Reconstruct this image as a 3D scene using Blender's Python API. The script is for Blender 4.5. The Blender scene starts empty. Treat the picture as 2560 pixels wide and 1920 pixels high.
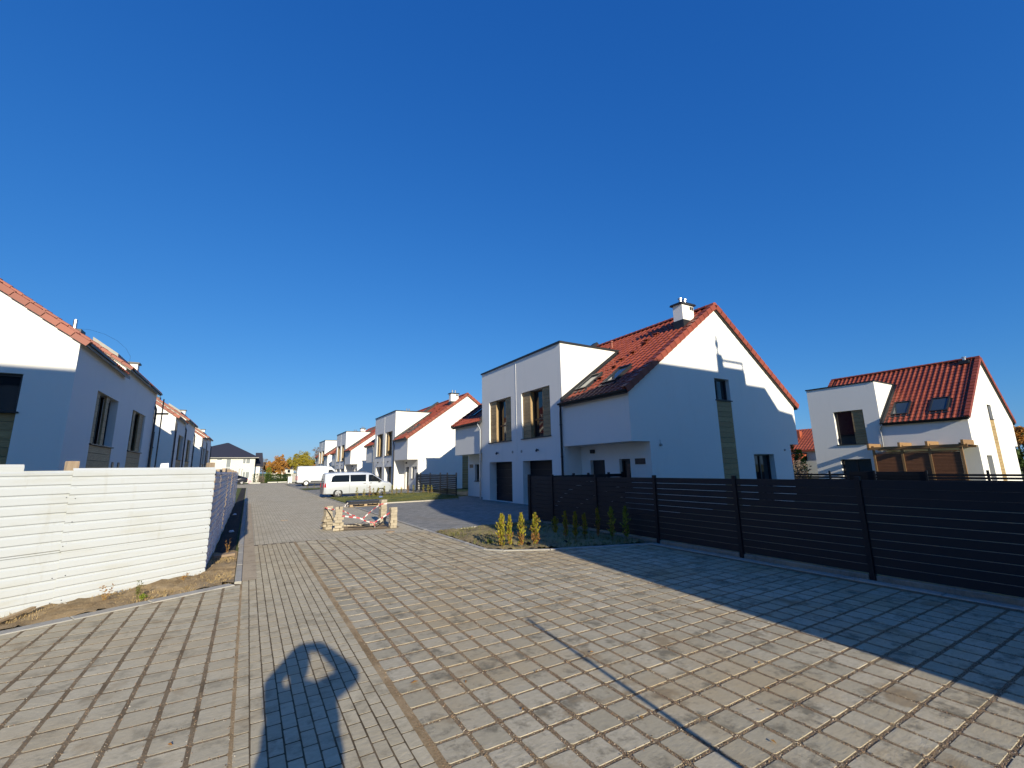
import bpy, bmesh, math, random
from mathutils import Vector, Matrix
random.seed(7)
scn = bpy.context.scene
col = scn.collection
R = math.radians

# ---------------------------------------------------------------- camera
CAM_H = 1.77
yaw, pitch, roll = R(30.879), R(10.898), R(-1.033)
fw = Vector((math.sin(yaw)*math.cos(pitch), math.cos(yaw)*math.cos(pitch), math.sin(pitch)))
rt = Vector((math.cos(yaw), -math.sin(yaw), 0)); up = rt.cross(fw)
r2 = rt*math.cos(roll)+up*math.sin(roll); u2 = up*math.cos(roll)-rt*math.sin(roll)
cd = bpy.data.cameras.new('camera'); cam = bpy.data.objects.new('camera', cd); col.objects.link(cam)
cam.matrix_world = Matrix(((r2.x,u2.x,-fw.x,0),(r2.y,u2.y,-fw.y,0),(r2.z,u2.z,-fw.z,CAM_H),(0,0,0,1)))
cd.sensor_width = 36; cd.lens = 36*1088.74/2560; cd.clip_start = 0.02; cd.clip_end = 3000
scn.camera = cam

# ---------------------------------------------------------------- sky, sun, exposure
SUN_EL, SUN_AZ = R(17.9), R(6.8)       # shadows run SUN_AZ to the right of the street (+Y)
world = bpy.data.worlds.new('World'); scn.world = world; world.use_nodes = True
nt = world.node_tree; nt.nodes.clear()
wo = nt.nodes.new('ShaderNodeOutputWorld'); bg = nt.nodes.new('ShaderNodeBackground')
sky = nt.nodes.new('ShaderNodeTexSky'); sky.sky_type = 'NISHITA'; sky.sun_disc = False
sky.sun_elevation = SUN_EL; sky.sun_rotation = math.pi+SUN_AZ
sky.air_density = 1.0; sky.dust_density = 0.35; sky.ozone_density = 2.2; sky.altitude = 100
# grade of the whole sky: one power and gain per channel, the same in every direction
sep = nt.nodes.new('ShaderNodeSeparateColor'); cmb = nt.nodes.new('ShaderNodeCombineColor'); nt.links.new(sky.outputs[0], sep.inputs[0])
for i, (ref, gam, gain) in enumerate(((.226,1.22,.031),(.81,.77,.65),(1.855,.50,3.02))):
    d1 = nt.nodes.new('ShaderNodeMath'); d1.operation = 'DIVIDE'; d1.inputs[1].default_value = ref; nt.links.new(sep.outputs[i], d1.inputs[0])
    d2 = nt.nodes.new('ShaderNodeMath'); d2.operation = 'POWER'; d2.inputs[1].default_value = gam; nt.links.new(d1.outputs[0], d2.inputs[0])
    d3 = nt.nodes.new('ShaderNodeMath'); d3.operation = 'MULTIPLY'; d3.inputs[1].default_value = gain; nt.links.new(d2.outputs[0], d3.inputs[0]); nt.links.new(d3.outputs[0], cmb.inputs[i])
nt.links.new(cmb.outputs[0], bg.inputs['Color'])
bg.inputs['Strength'].default_value = 0.10
nt.links.new(bg.outputs[0], wo.inputs['Surface'])
sl = bpy.data.lights.new('sun', 'SUN'); sl.energy = 5.0; sl.angle = R(0.55); sl.color = (1.0, 0.915, 0.72)
so = bpy.data.objects.new('sun', sl); col.objects.link(so)
sd = Vector((math.sin(SUN_AZ)*math.cos(SUN_EL), math.cos(SUN_AZ)*math.cos(SUN_EL), -math.sin(SUN_EL)))
so.rotation_euler = sd.to_track_quat('-Z', 'Y').to_euler(); so.location = (-5, -40, 20)
scn.view_settings.view_transform = 'Standard'; scn.view_settings.look = 'None'
scn.view_settings.gamma = 1; scn.view_settings.use_curve_mapping = False
scn.view_settings.exposure = 0.45
scn.cycles.max_bounces = 6; scn.cycles.diffuse_bounces = 3; scn.cycles.glossy_bounces = 3
scn.cycles.transmission_bounces = 4; scn.cycles.caustics_reflective = False; scn.cycles.caustics_refractive = False

# ---------------------------------------------------------------- materials
MATS = {}
class NB:
    def __init__(s, name):
        s.m = bpy.data.materials.new(name); s.m.use_nodes = True; s.t = s.m.node_tree
        s.b = s.t.nodes['Principled BSDF']; s.out = s.t.nodes['Material Output']
    def n(s, typ, **kw):
        nd = s.t.nodes.new(typ)
        for k, v in kw.items():
            if k in nd.inputs: nd.inputs[k].default_value = v
            else: setattr(nd, k, v)
        return nd
    def l(s, a, b): s.t.links.new(a, b)
    def pos(s, scale=(1,1,1), obj=False):
        g = s.n('ShaderNodeTexCoord') if obj else s.n('ShaderNodeNewGeometry')
        mp = s.n('ShaderNodeMapping'); mp.inputs['Scale'].default_value = scale
        s.l(g.outputs['Object' if obj else 'Position'], mp.inputs['Vector']); return mp.outputs[0]
    def noise(s, v, scale, detail=4, rough=.55):
        nd = s.n('ShaderNodeTexNoise'); nd.inputs['Scale'].default_value = scale; nd.inputs['Detail'].default_value = detail
        nd.inputs['Roughness'].default_value = rough
        s.l(v, nd.inputs['Vector']); return nd.outputs['Fac']
    def ramp(s, f, stops):
        nd = s.n('ShaderNodeValToRGB'); e = nd.color_ramp.elements
        while len(e) < len(stops): e.new(.5)
        for i, (p, c) in enumerate(stops):
            e[i].position = p; e[i].color = (*c, 1) if len(c) == 3 else c
        s.l(f, nd.inputs[0]); return nd.outputs[0]
    def mix(s, fac, a, b, mode='MIX'):
        nd = s.n('ShaderNodeMix', data_type='RGBA', blend_type=mode)
        for sock, v in ((nd.inputs[0], fac), (nd.inputs[6], a), (nd.inputs[7], b)):
            if hasattr(v, 'is_linked') or hasattr(v, 'links'): s.l(v, sock)
            else: sock.default_value = v if not isinstance(v, tuple) else ((*v, 1) if len(v) == 3 else v)
        return nd.outputs[2]
    def math(s, op, a, b=0.0):
        nd = s.n('ShaderNodeMath', operation=op)
        for i, v in enumerate((a, b)):
            if hasattr(v, 'links'): s.l(v, nd.inputs[i])
            else: nd.inputs[i].default_value = v
        return nd.outputs[0]
    def bump(s, h, strength=.3, dist=.01):
        nd = s.n('ShaderNodeBump'); nd.inputs['Strength'].default_value = strength; nd.inputs['Distance'].default_value = dist
        s.l(h, nd.inputs['Height']); s.l(nd.outputs[0], s.b.inputs['Normal']); return nd
    def rnd(s):
        o = s.n('ShaderNodeObjectInfo'); a = s.n('ShaderNodeAttribute'); a.attribute_name = 'rnd'
        return s.math('FRACT', s.math('ADD', o.outputs['Random'], a.outputs['Fac']))
    def fin(s, color=None, rough=.7, metal=0, spec=.5):
        if color is not None:
            if hasattr(color, 'links'): s.l(color, s.b.inputs['Base Color'])
            else: s.b.inputs['Base Color'].default_value = (*color, 1)
        if hasattr(rough, 'links'): s.l(rough, s.b.inputs['Roughness'])
        else: s.b.inputs['Roughness'].default_value = rough
        s.b.inputs['Metallic'].default_value = metal; s.b.inputs['Specular IOR Level'].default_value = spec
        return s.m

def simple(name, c, rough=.6, metal=0, var=.12, scale=6, bump=0, spec=.5):
    m = NB(name); v = m.pos(); f = m.noise(v, scale)
    c2 = m.mix(f, tuple(x*(1-var) for x in c), tuple(min(1, x*(1+var)) for x in c))
    if bump: m.bump(m.noise(v, scale*12, 3), bump, .01)
    MATS[name] = m.fin(c2, rough, metal, spec)

def m_stucco(name, base):
    m = NB(name); v = m.pos()
    big = m.noise(v, .35, 5, .6); fine = m.noise(v, 160, 2); st = m.noise(m.pos((1.2,1.2,.18)), 1.6, 5, .65)
    c = m.mix(m.ramp(big, [(.3,(0,0,0)),(.75,(1,1,1))]), tuple(x*.965 for x in base), base)
    c = m.mix(m.math('MULTIPLY', m.ramp(st, [(.56,(0,0,0)),(.8,(1,1,1))]), .20), c, tuple(x*.72 for x in base))
    m.bump(fine, .35, .004); MATS[name] = m.fin(c, .9, 0, .25)
m_stucco('stucco', (.82,.795,.745))
m_stucco('stucco_cream', (.62,.605,.55))

def m_tile(name, a, b):
    m = NB(name); r = m.rnd(); v = m.pos()
    c = m.mix(r, a, b); n1 = m.noise(v, 1.3, 4); n2 = m.noise(v, 40, 3)
    c = m.mix(m.math('MULTIPLY', m.ramp(n1, [(.45,(0,0,0)),(.75,(1,1,1))]), .35), c, tuple(x*.6 for x in a))
    c = m.mix(m.math('MULTIPLY', n2, .25), c, tuple(min(1, x*1.35) for x in b))
    m.bump(n2, .2, .004); MATS[name] = m.fin(c, .52, 0, .4)
m_tile('tile', (.185,.038,.020), (.27,.062,.030))
m_tile('tile_far', (.27,.060,.028), (.36,.090,.042))

def m_wood(name, a, b, axis):
    m = NB(name); r = m.rnd()
    sc = {'x': (2,14,14), 'y': (14,2,14), 'z': (14,14,2)}[axis]
    g = m.n('ShaderNodeNewGeometry'); off = m.n('ShaderNodeVectorMath', operation='ADD'); m.l(g.outputs['Position'], off.inputs[0])
    cb = m.n('ShaderNodeCombineXYZ'); m.l(m.math('MULTIPLY', r, 37.), cb.inputs[0]); m.l(m.math('MULTIPLY', r, 91.), cb.inputs[2]); m.l(cb.outputs[0], off.inputs[1])
    mp = m.n('ShaderNodeMapping'); mp.inputs['Scale'].default_value = sc; m.l(off.outputs[0], mp.inputs[0])
    n = m.noise(mp.outputs[0], 2.2, 6, .62)
    c = m.mix(m.ramp(n, [(.32,(0,0,0)),(.68,(1,1,1))]), a, b); c = m.mix(m.math('MULTIPLY', r, .45), c, tuple(x*.62 for x in a))
    m.bump(n, .25, .004); MATS[name] = m.fin(c, .6, 0, .35)
m_wood('wood', (.30,.195,.09), (.48,.345,.18), 'y')
m_wood('wood_x', (.30,.20,.085), (.46,.33,.16), 'x')
m_wood('wood_post', (.30,.22,.15), (.42,.33,.24), 'z')
m_wood('pergola_wood', (.24,.135,.058), (.36,.22,.105), 'y')
m_wood('pergola_slat', (.17,.07,.028), (.26,.115,.05), 'y')
m_wood('pallet_wood', (.36,.25,.14), (.50,.38,.24), 'x')

def m_concrete(name, a, b, dirt=.5, rough=.95, tan=(.50,.41,.28), spk=.35):
    m = NB(name); r = m.rnd(); v = m.pos()
    c = m.mix(r, a, b)
    n1 = m.noise(v, 3.2, 7, .72); n2 = m.noise(v, .6, 6, .62); n3 = m.noise(v, 300, 2); n4 = m.noise(m.pos((1,1.9,1)), 15, 6, .7); n5 = m.noise(v, 1.7, 6, .7)
    c = m.mix(m.math('MULTIPLY', m.ramp(n4, [(.35,(0,0,0)),(.70,(1,1,1))]), .55), c, tuple(x*.70 for x in a))
    c = m.mix(m.math('MULTIPLY', m.ramp(n2, [(.47,(0,0,0)),(.62,(1,1,1))]), min(1, dirt*.7)), c, tan)
    c = m.mix(m.math('MULTIPLY', m.ramp(n1, [(.52,(0,0,0)),(.63,(1,1,1))]), min(1, dirt*.85)), c, tuple(x*.42 for x in a))
    c = m.mix(m.math('MULTIPLY', m.ramp(n5, [(.58,(0,0,0)),(.72,(1,1,1))]), .45), c, tuple(min(1,x*1.22) for x in b))
    c = m.mix(m.math('MULTIPLY', m.ramp(n3, [(.50,(0,0,0)),(.72,(1,1,1))]), spk), c, tuple(x*.45 for x in a))
    n6 = m.noise(v, 1.9, 5, .55)
    c = m.mix(m.math('MULTIPLY', m.ramp(n6, [(.60,(0,0,0)),(.67,(1,1,1))]), min(1, dirt*.8)), c, (.30,.225,.135))
    h = m.math('ADD', m.math('MULTIPLY', n4, 1.6), m.math('MULTIPLY', n3, .5))
    m.bump(h, .55, .005); MATS[name] = m.fin(c, rough, 0, .12)
m_concrete('paver', (.44,.385,.275), (.57,.50,.37), 1.0, tan=(.46,.36,.22))
m_concrete('side_paver', (.50,.435,.31), (.62,.545,.395), .6, tan=(.56,.44,.27))
m_concrete('brick', (.50,.43,.30), (.62,.54,.385), .6, tan=(.52,.41,.26))
m_concrete('kerb', (.40,.385,.35), (.47,.445,.40), .45)
m_concrete('sandy_kerb', (.46,.37,.26), (.52,.42,.30), .5)
m_concrete('stack_brick', (.36,.31,.235), (.47,.41,.32), .4)
m_concrete('base_concrete', (.24,.225,.195), (.30,.28,.24), .5)

def m_paved(name, a, b, bw, bh, rot=0, tan=(.44,.36,.25), dirt=.4):
    m = NB(name); g = m.n('ShaderNodeNewGeometry'); mp = m.n('ShaderNodeMapping'); mp.inputs['Rotation'].default_value = (0,0,rot)
    m.l(g.outputs['Position'], mp.inputs[0])
    br = m.n('ShaderNodeTexBrick'); br.inputs['Scale'].default_value = 1; br.inputs['Brick Width'].default_value = bw
    br.inputs['Row Height'].default_value = bh; br.inputs['Mortar Size'].default_value = .004; br.inputs['Mortar Smooth'].default_value = .3
    br.inputs['Color1'].default_value = (*a,1); br.inputs['Color2'].default_value = (*b,1); br.inputs['Mortar'].default_value = (.17,.15,.12,1)
    m.l(mp.outputs[0], br.inputs[0]); v = m.pos()
    n1 = m.noise(v, .9, 6, .62); n2 = m.noise(m.pos((1,.22,1)), .8, 5, .6); n3 = m.noise(v, 60, 3)
    c = m.mix(m.math('MULTIPLY', m.ramp(n1, [(.46,(0,0,0)),(.72,(1,1,1))]), dirt), br.outputs[0], tuple(x*.62 for x in a))
    c = m.mix(m.math('MULTIPLY', m.ramp(n2, [(.5,(0,0,0)),(.72,(1,1,1))]), dirt*1.1), c, tan)
    m.bump(m.math('SUBTRACT', m.math('MULTIPLY', n3, .5), br.outputs['Fac']), .5, .006); MATS[name] = m.fin(c, .95, 0, .12)
m_paved('road_bricks', (.49,.425,.305), (.58,.505,.37), .2, .1, R(90))
m_paved('drive_bricks', (.22,.215,.20), (.34,.325,.295), .2, .1, 0, (.34,.29,.22), .35)

def m_ground(name, stops, scale, fine, bumpd=.03, rough=.95):
    m = NB(name); v = m.pos(); f = m.math('ADD', m.math('MULTIPLY', m.noise(v, scale, 6, .62), .6), m.math('MULTIPLY', m.noise(v, fine, 4, .7), .4))
    m.bump(m.math('ADD', m.noise(v, fine, 5, .7), m.math('MULTIPLY', m.noise(v, fine*4, 3), .5)), .6, bumpd*.6); MATS[name] = m.fin(m.ramp(f, stops), rough, 0, .2)
m_ground('soil_grass', [(.36,(.11,.08,.045)),(.46,(.25,.19,.105)),(.53,(.30,.235,.12)),(.60,(.26,.23,.09)),(.68,(.36,.29,.14))], 2.2, 30)
m_ground('sand', [(.34,(.20,.135,.07)),(.5,(.36,.255,.14)),(.64,(.48,.36,.22))], 3, 45)
m_ground('lawn', [(.36,(.06,.075,.022)),(.5,(.11,.13,.04)),(.65,(.19,.19,.075))], 1.2, 25)
m_ground('dark_soil_and_shade', [(.36,(.018,.017,.018)),(.6,(.05,.045,.04))], 2, 30)  # earth clods, and the painted fence shade on the ground strip

def m_gravel(name):
    m = NB(name); v = m.pos(); vo = m.n('ShaderNodeTexVoronoi'); vo.inputs['Scale'].default_value = 190; m.l(v, vo.inputs['Vector'])
    hsv = m.n('ShaderNodeSeparateColor'); m.l(vo.outputs['Color'], hsv.inputs[0])
    c = m.ramp(hsv.outputs[0], [(0,(.09,.066,.04)),(.35,(.24,.175,.105)),(.6,(.34,.25,.155)),(.8,(.30,.18,.12)),(1,(.55,.47,.36))])
    n = m.noise(v, 1.1, 4); c = m.mix(m.math('MULTIPLY', m.ramp(n, [(.45,(0,0,0)),(.65,(1,1,1))]), .7), c, (.38,.29,.18))
    m.bump(vo.outputs['Distance'], 1., .012).invert = True; MATS[name] = m.fin(c, .9, 0, .3)
m_gravel('joint_gravel')
m_ground('joint_dirt', [(.36,(.12,.088,.054)),(.5,(.20,.148,.09)),(.66,(.32,.245,.155))], 4, 90, .006)
m_ground('joint_soil', [(.36,(.06,.043,.026)),(.5,(.12,.088,.052)),(.66,(.24,.18,.11))], 4, 90, .006)
def m_grain(name):
    m = NB(name); r = m.rnd(); c = m.ramp(r, [(0,(.06,.044,.03)),(.3,(.19,.13,.078)),(.55,(.30,.215,.13)),(.75,(.28,.155,.105)),(.92,(.46,.38,.27)),(1,(.62,.56,.48))]); MATS[name] = m.fin(c, .9, 0, .2)
m_grain('grain')

def m_leaf(name, stops):
    m = NB(name); r = m.rnd(); v = m.pos(); f = m.math('ADD', m.math('MULTIPLY', m.noise(v, 1.3, 3), .55), m.math('MULTIPLY', r, .45))
    c = m.ramp(f, stops); m.fin(c, .6, 0, .25)
    tr = m.n('ShaderNodeBsdfTranslucent'); m.l(c, tr.inputs[0]); mx = m.n('ShaderNodeMixShader'); mx.inputs[0].default_value = .3
    m.l(m.b.outputs[0], mx.inputs[1]); m.l(tr.outputs[0], mx.inputs[2]); m.l(mx.outputs[0], m.out.inputs[0]); MATS[name] = m.m
m_leaf('thuja_leaf', [(.2,(.12,.14,.015)),(.5,(.27,.25,.025)),(.8,(.42,.34,.04))])
m_leaf('thuja_dry', [(.2,(.20,.09,.03)),(.6,(.36,.19,.06)),(.85,(.42,.30,.09))])
m_leaf('orange_leaf', [(.25,(.34,.14,.03)),(.5,(.52,.26,.06)),(.8,(.62,.38,.11))])
m_leaf('yellow_leaf', [(.25,(.20,.18,.025)),(.5,(.38,.32,.04)),(.8,(.54,.42,.07))])
m_leaf('bare_leaf', [(.25,(.22,.16,.12)),(.8,(.36,.27,.20))])
m_leaf('green_leaf', [(.25,(.03,.055,.012)),(.55,(.06,.095,.02)),(.8,(.11,.14,.03))])
m_leaf('lime_leaf', [(.25,(.12,.17,.02)),(.6,(.22,.27,.03)),(.85,(.32,.36,.06))])
m_leaf('grass_blade', [(.25,(.09,.10,.025)),(.55,(.17,.17,.05)),(.85,(.28,.24,.10))])
m_leaf('straw', [(.25,(.34,.24,.11)),(.8,(.56,.43,.24))])
m_leaf('dry_leaf', [(.25,(.40,.18,.04)),(.8,(.55,.30,.08))])

simple('anthracite', (.006,.0075,.0125), .55, 0, .2, 3, .05, .3)
simple('anthracite_metal', (.022,.024,.028), .45, .1, .15, 3, 0, .35)
simple('dark_frame', (.022,.022,.026), .4)
simple('brown_frame', (.07,.035,.02), .45)
simple('white_frame', (.75,.75,.73), .4)
simple('metal', (.45,.46,.47), .35, .9)
simple('membrane', (.34,.33,.30), .8)
simple('bark', (.13,.10,.075), .9, 0, .3, 12, .4)
simple('birch_bark', (.45,.38,.28), .8, 0, .3, 8)
simple('slate', (.030,.030,.042), .65, 0, .25, 3)
simple('black_rubber', (.015,.015,.016), .75)
simple('black_sheet', (.022,.024,.034), .5, 0, .3, 8)
simple('car_white', (.62,.64,.67), .25, .1, .02)
simple('car_silver', (.58,.61,.66), .28, .35, .04)
simple('car_dark', (.02,.022,.035), .25, .2, .05)
simple('car_grey', (.20,.18,.18), .35, .1)
simple('red_light', (.42,.02,.03), .2)
simple('lamp_glass', (.35,.37,.40), .12)
simple('alloy', (.48,.48,.50), .3, .8)
simple('tape_red', (.42,.05,.06), .5)
simple('tape_white', (.60,.57,.56), .5)
simple('brown_stone', (.30,.22,.15), .9)
simple('skin', (.50,.30,.22), .5)
simple('cloth', (.05,.06,.09), .85)
simple('pink', (.55,.32,.36), .7)
simple('blue_bag', (.10,.15,.35), .5)
simple('foam', (.75,.80,.86), .8)
simple('interior', (.03,.028,.026), .9)
simple('curtain', (.42,.40,.37), .9)

def m_glass(name, base=(.012,.015,.02), rough=.03, spec=.6):
    m = NB(name); v = m.pos(); n = m.noise(v, 1.4, 2); bp = m.bump(n, .03, .05); MATS[name] = m.fin(base, rough, 0, spec)
m_glass('glass'); m_glass('pale_glass', (.22,.24,.25), .15, .5); m_glass('skylight_glass', (.03,.045,.06), .04, .9); m_glass('car_glass', (.006,.008,.011), .06, .3)

def m_fencepanel():
    m = NB('white_sheet'); r = m.rnd(); v = m.pos(); c0 = (.52,.55,.575)
    n1 = m.noise(m.pos((1,1,5)), 1.1, 6, .65); n2 = m.noise(m.pos((3.,3.,.35)), 2.0, 5, .6); n3 = m.noise(v, 30, 4, .7)
    c = m.mix(m.math('MULTIPLY', m.ramp(n1, [(.50,(0,0,0)),(.75,(1,1,1))]), .5), c0, (.44,.43,.36))
    c = m.mix(m.math('MULTIPLY', m.ramp(n2, [(.60,(0,0,0)),(.8,(1,1,1))]), .5), c, (.36,.34,.27))
    c = m.mix(m.math('MULTIPLY', m.ramp(n3, [(.60,(0,0,0)),(.8,(1,1,1))]), .25), c, (.40,.35,.25))
    c = m.mix(m.math('MULTIPLY', r, .12), c, (.62,.65,.68)); MATS['white_sheet'] = m.fin(c, .42, 0, .4)
    m = NB('dirty_sheet'); n1 = m.noise(m.pos((2.5,2.5,.4)), 1.5, 6, .7); n2 = m.noise(m.pos((1,1,1)), 3, 6, .7)
    c = m.mix(m.ramp(n1, [(.40,(0,0,0)),(.70,(1,1,1))]), (.84,.84,.82), (.46,.25,.22))
    c = m.mix(m.math('MULTIPLY', m.ramp(n2, [(.52,(0,0,0)),(.75,(1,1,1))]), .6), c, (.22,.20,.11)); MATS['dirty_sheet'] = m.fin(c, .6, 0, .3)
m_fencepanel()

# ---------------------------------------------------------------- helpers
class MB:
    def __init__(s): s.v = []; s.f = []; s.mi = []; s.r = []; s.cur = 0; s.cr = 0.0
    def face(s, pts):
        i = len(s.v); s.v += [tuple(p) for p in pts]; s.f.append(tuple(range(i, i+len(pts)))); s.mi.append(s.cur); s.r.append(s.cr)
    def add(s, vs, fs):
        i = len(s.v); s.v += [tuple(p) for p in vs]
        for f in fs: s.f.append(tuple(i+k for k in f)); s.mi.append(s.cur); s.r.append(s.cr)
    def hexa(s, p):  # 8 corners: bottom 4, top 4
        s.add(p, [(3,2,1,0),(4,5,6,7),(0,1,5,4),(1,2,6,5),(2,3,7,6),(3,0,4,7)])
    def box(s, x0, x1, y0, y1, z0, z1):
        s.hexa([(x0,y0,z0),(x1,y0,z0),(x1,y1,z0),(x0,y1,z0),(x0,y0,z1),(x1,y0,z1),(x1,y1,z1),(x0,y1,z1)])
    def bevbox(s, x0, x1, y0, y1, z0, z1, b):  # bevelled top edges, open bottom
        vs = [(x0,y0,z0),(x1,y0,z0),(x1,y1,z0),(x0,y1,z0),(x0,y0,z1-b),(x1,y0,z1-b),(x1,y1,z1-b),(x0,y1,z1-b),
              (x0+b,y0+b,z1),(x1-b,y0+b,z1),(x1-b,y1-b,z1),(x0+b,y1-b,z1)]
        s.add(vs, [(0,1,5,4),(1,2,6,5),(2,3,7,6),(3,0,4,7),(4,5,9,8),(5,6,10,9),(6,7,11,10),(7,4,8,11),(8,9,10,11)])
    def slab(s, x0, x1, y0, y1, z0, z1, b, c):  # paver: clipped corners, bevelled top, open bottom
        def ring(i, z):
            k = c-i*.4; return [(x0+k,y0+i,z),(x1-k,y0+i,z),(x1-i,y0+k,z),(x1-i,y1-k,z),(x1-k,y1-i,z),(x0+k,y1-i,z),(x0+i,y1-k,z),(x0+i,y0+k,z)]
        vs = ring(0,z0)+ring(0,z1-b)+ring(b,z1)
        s.add(vs, [(r*8+i,r*8+(i+1)%8,r*8+8+(i+1)%8,r*8+8+i) for r in (0,1) for i in range(8)]+[tuple(range(16,24))])
    def lbox(s, P, u, n, ua, ub, da, db, za, zb):  # box in a wall frame: u along wall, n inward
        P = Vector(P); u = Vector(u); n = Vector(n); Z = Vector((0,0,1))
        c = lambda a, d, z: P+u*a+n*d+Z*z
        s.hexa([c(ua,da,za),c(ub,da,za),c(ub,db,za),c(ua,db,za),c(ua,da,zb),c(ub,da,zb),c(ub,db,zb),c(ua,db,zb)])
    def cyl(s, p0, p1, r0, r1=None, n=10, cap=True):
        p0 = Vector(p0); p1 = Vector(p1); r1 = r0 if r1 is None else r1; d = (p1-p0).normalized()
        a = d.orthogonal().normalized(); b = d.cross(a); vs = []
        for k in range(n):
            t = 2*math.pi*k/n; e = a*math.cos(t)+b*math.sin(t); vs.append(p0+e*r0)
        for k in range(n):
            t = 2*math.pi*k/n; e = a*math.cos(t)+b*math.sin(t); vs.append(p1+e*r1)
        fs = [(k, (k+1) % n, n+(k+1) % n, n+k) for k in range(n)]
        if cap: fs += [tuple(range(n-1, -1, -1)), tuple(range(n, 2*n))]
        s.add(vs, fs)
    def tube(s, pts, r, n=8):
        for a, b in zip(pts[:-1], pts[1:]): s.cyl(a, b, r, r, n)
    def build(s, name, mat, parent=None, smooth=False, loc=None):
        me = bpy.data.meshes.new(name); me.from_pydata(s.v, [], s.f)
        mats = mat if isinstance(mat, (list, tuple)) else [mat]
        for k in mats: me.materials.append(MATS[k])
        if len(mats) > 1: me.polygons.foreach_set('material_index', s.mi)
        if any(s.r):
            at = me.attributes.new('rnd', 'FLOAT', 'FACE'); at.data.foreach_set('value', s.r)
        if smooth: me.polygons.foreach_set('use_smooth', [True]*len(me.polygons))
        me.update(); o = bpy.data.objects.new(name, me); col.objects.link(o)
        if parent is not None: o.parent = parent
        if loc is not None: o.location = loc
        return o
def tag(o, label=None, cat=None, group=None, kind=None):
    if label: o['label'] = label
    if cat: o['category'] = cat
    if group: o['group'] = group
    if kind: o['kind'] = kind
    return o
def empty(name, loc=(0,0,0), rz=0, label=None, cat=None, group=None, kind=None):
    o = bpy.data.objects.new(name, None); col.objects.link(o); o.location = loc; o.rotation_euler = (0,0,rz); o.empty_display_size = .2
    return tag(o, label, cat, group, kind)
def inst(o, parent, loc, rz=0, name=None):
    c = bpy.data.objects.new(name or o.name.split('.')[0], o.data); col.objects.link(c); c.parent = parent; c.location = loc; c.rotation_euler = (0,0,rz); return c
def copy_tree(o, parent=None):
    c = o.copy(); col.objects.link(c); c.parent = parent
    for ch in list(o.children): copy_tree(ch, c)
    return c
def stuff(o): o['kind'] = 'stuff'; return o
def inpoly(x, y, P):
    c = False; j = len(P)-1
    for i in range(len(P)):
        if (P[i][1] > y) != (P[j][1] > y) and x < (P[j][0]-P[i][0])*(y-P[i][1])/(P[j][1]-P[i][1])+P[i][0]: c = not c
        j = i
    return c
def rotz(x, y, a): return (x*math.cos(a)-y*math.sin(a), x*math.sin(a)+y*math.cos(a))

# ---------------------------------------------------------------- ground sheets
def sheet(name, poly, z, mat, kind='structure'):
    b = MB(); b.face([(x, y, z) for x, y in poly]); return tag(b.build(name, mat), kind=kind)
sheet('ground', [(-900,-900),(900,-900),(900,900),(-900,900)], -.05, 'lawn')
LEFT_EDGE = [(-9.0,4.72),(-6.0,6.12),(-2.34,7.80),(-1.77,8.07),(-1.05,8.40),(-.08,8.86)]
BED = [(4.72,12.30),(4.70,9.05),(4.95,8.77),(5.83,8.27),(8.18,7.44),(8.18,12.8),(6.4,12.62)]
BED2 = [(4.72,31.6),(4.72,24.95),(6.6,24.62),(10.8,24.6),(11.9,27.0),(11.9,33.0),(9.8,33.6),(6.0,32.0)]
# road base (bricks too far off to tell apart) and driveways
sheet('road', [(-.07,13.0),(4.62,13.0),(4.62,72),(7.6,76.5),(7.6,82),(4.0,85.8),(.3,84.5),(-9.5,83),(-9.5,64),(-.07,62)], -.012, 'road_bricks')
sheet('driveway', [(4.80,12.36),(6.4,12.66),(8.2,12.84),(12.9,12.84),(12.9,27.3),(11.9,27.0),(10.85,24.5),(6.6,24.52),(4.80,24.86)], -.014, 'drive_bricks')
sheet('driveway', [(4.80,31.75),(6.0,32.1),(9.8,33.7),(11.9,33.1),(12.9,34),(12.9,53.8),(4.80,47.5)], -.014, 'drive_bricks')
sheet('driveway', [(4.80,52.3),(12.9,56),(12.9,79),(7.7,79),(4.80,71)], -.014, 'drive_bricks')
sheet('lawn', [(4.80,47.6),(12.9,53.9),(12.9,55.9),(4.80,52.2)], .02, 'lawn')
sheet('lawn', [(-9.5,83.2),(.3,84.7),(4.0,86.0),(7.6,82.2),(7.6,77),(30,77),(30,130),(-40,130),(-40,83)], .0, 'lawn')
sheet('fence_shade_strip', [(-.52,12.0),(-.12,12.0),(-.12,62),(-.52,62)], -.02, 'dark_soil_and_shade')  # near-black colour paints the sheet fence's shade onto the ground
sheet('yard', [(8.45,-10),(24.4,-10),(24.4,33),(12.95,33),(12.95,12.9),(8.45,12.7)], -.03, 'soil_grass')

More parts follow.
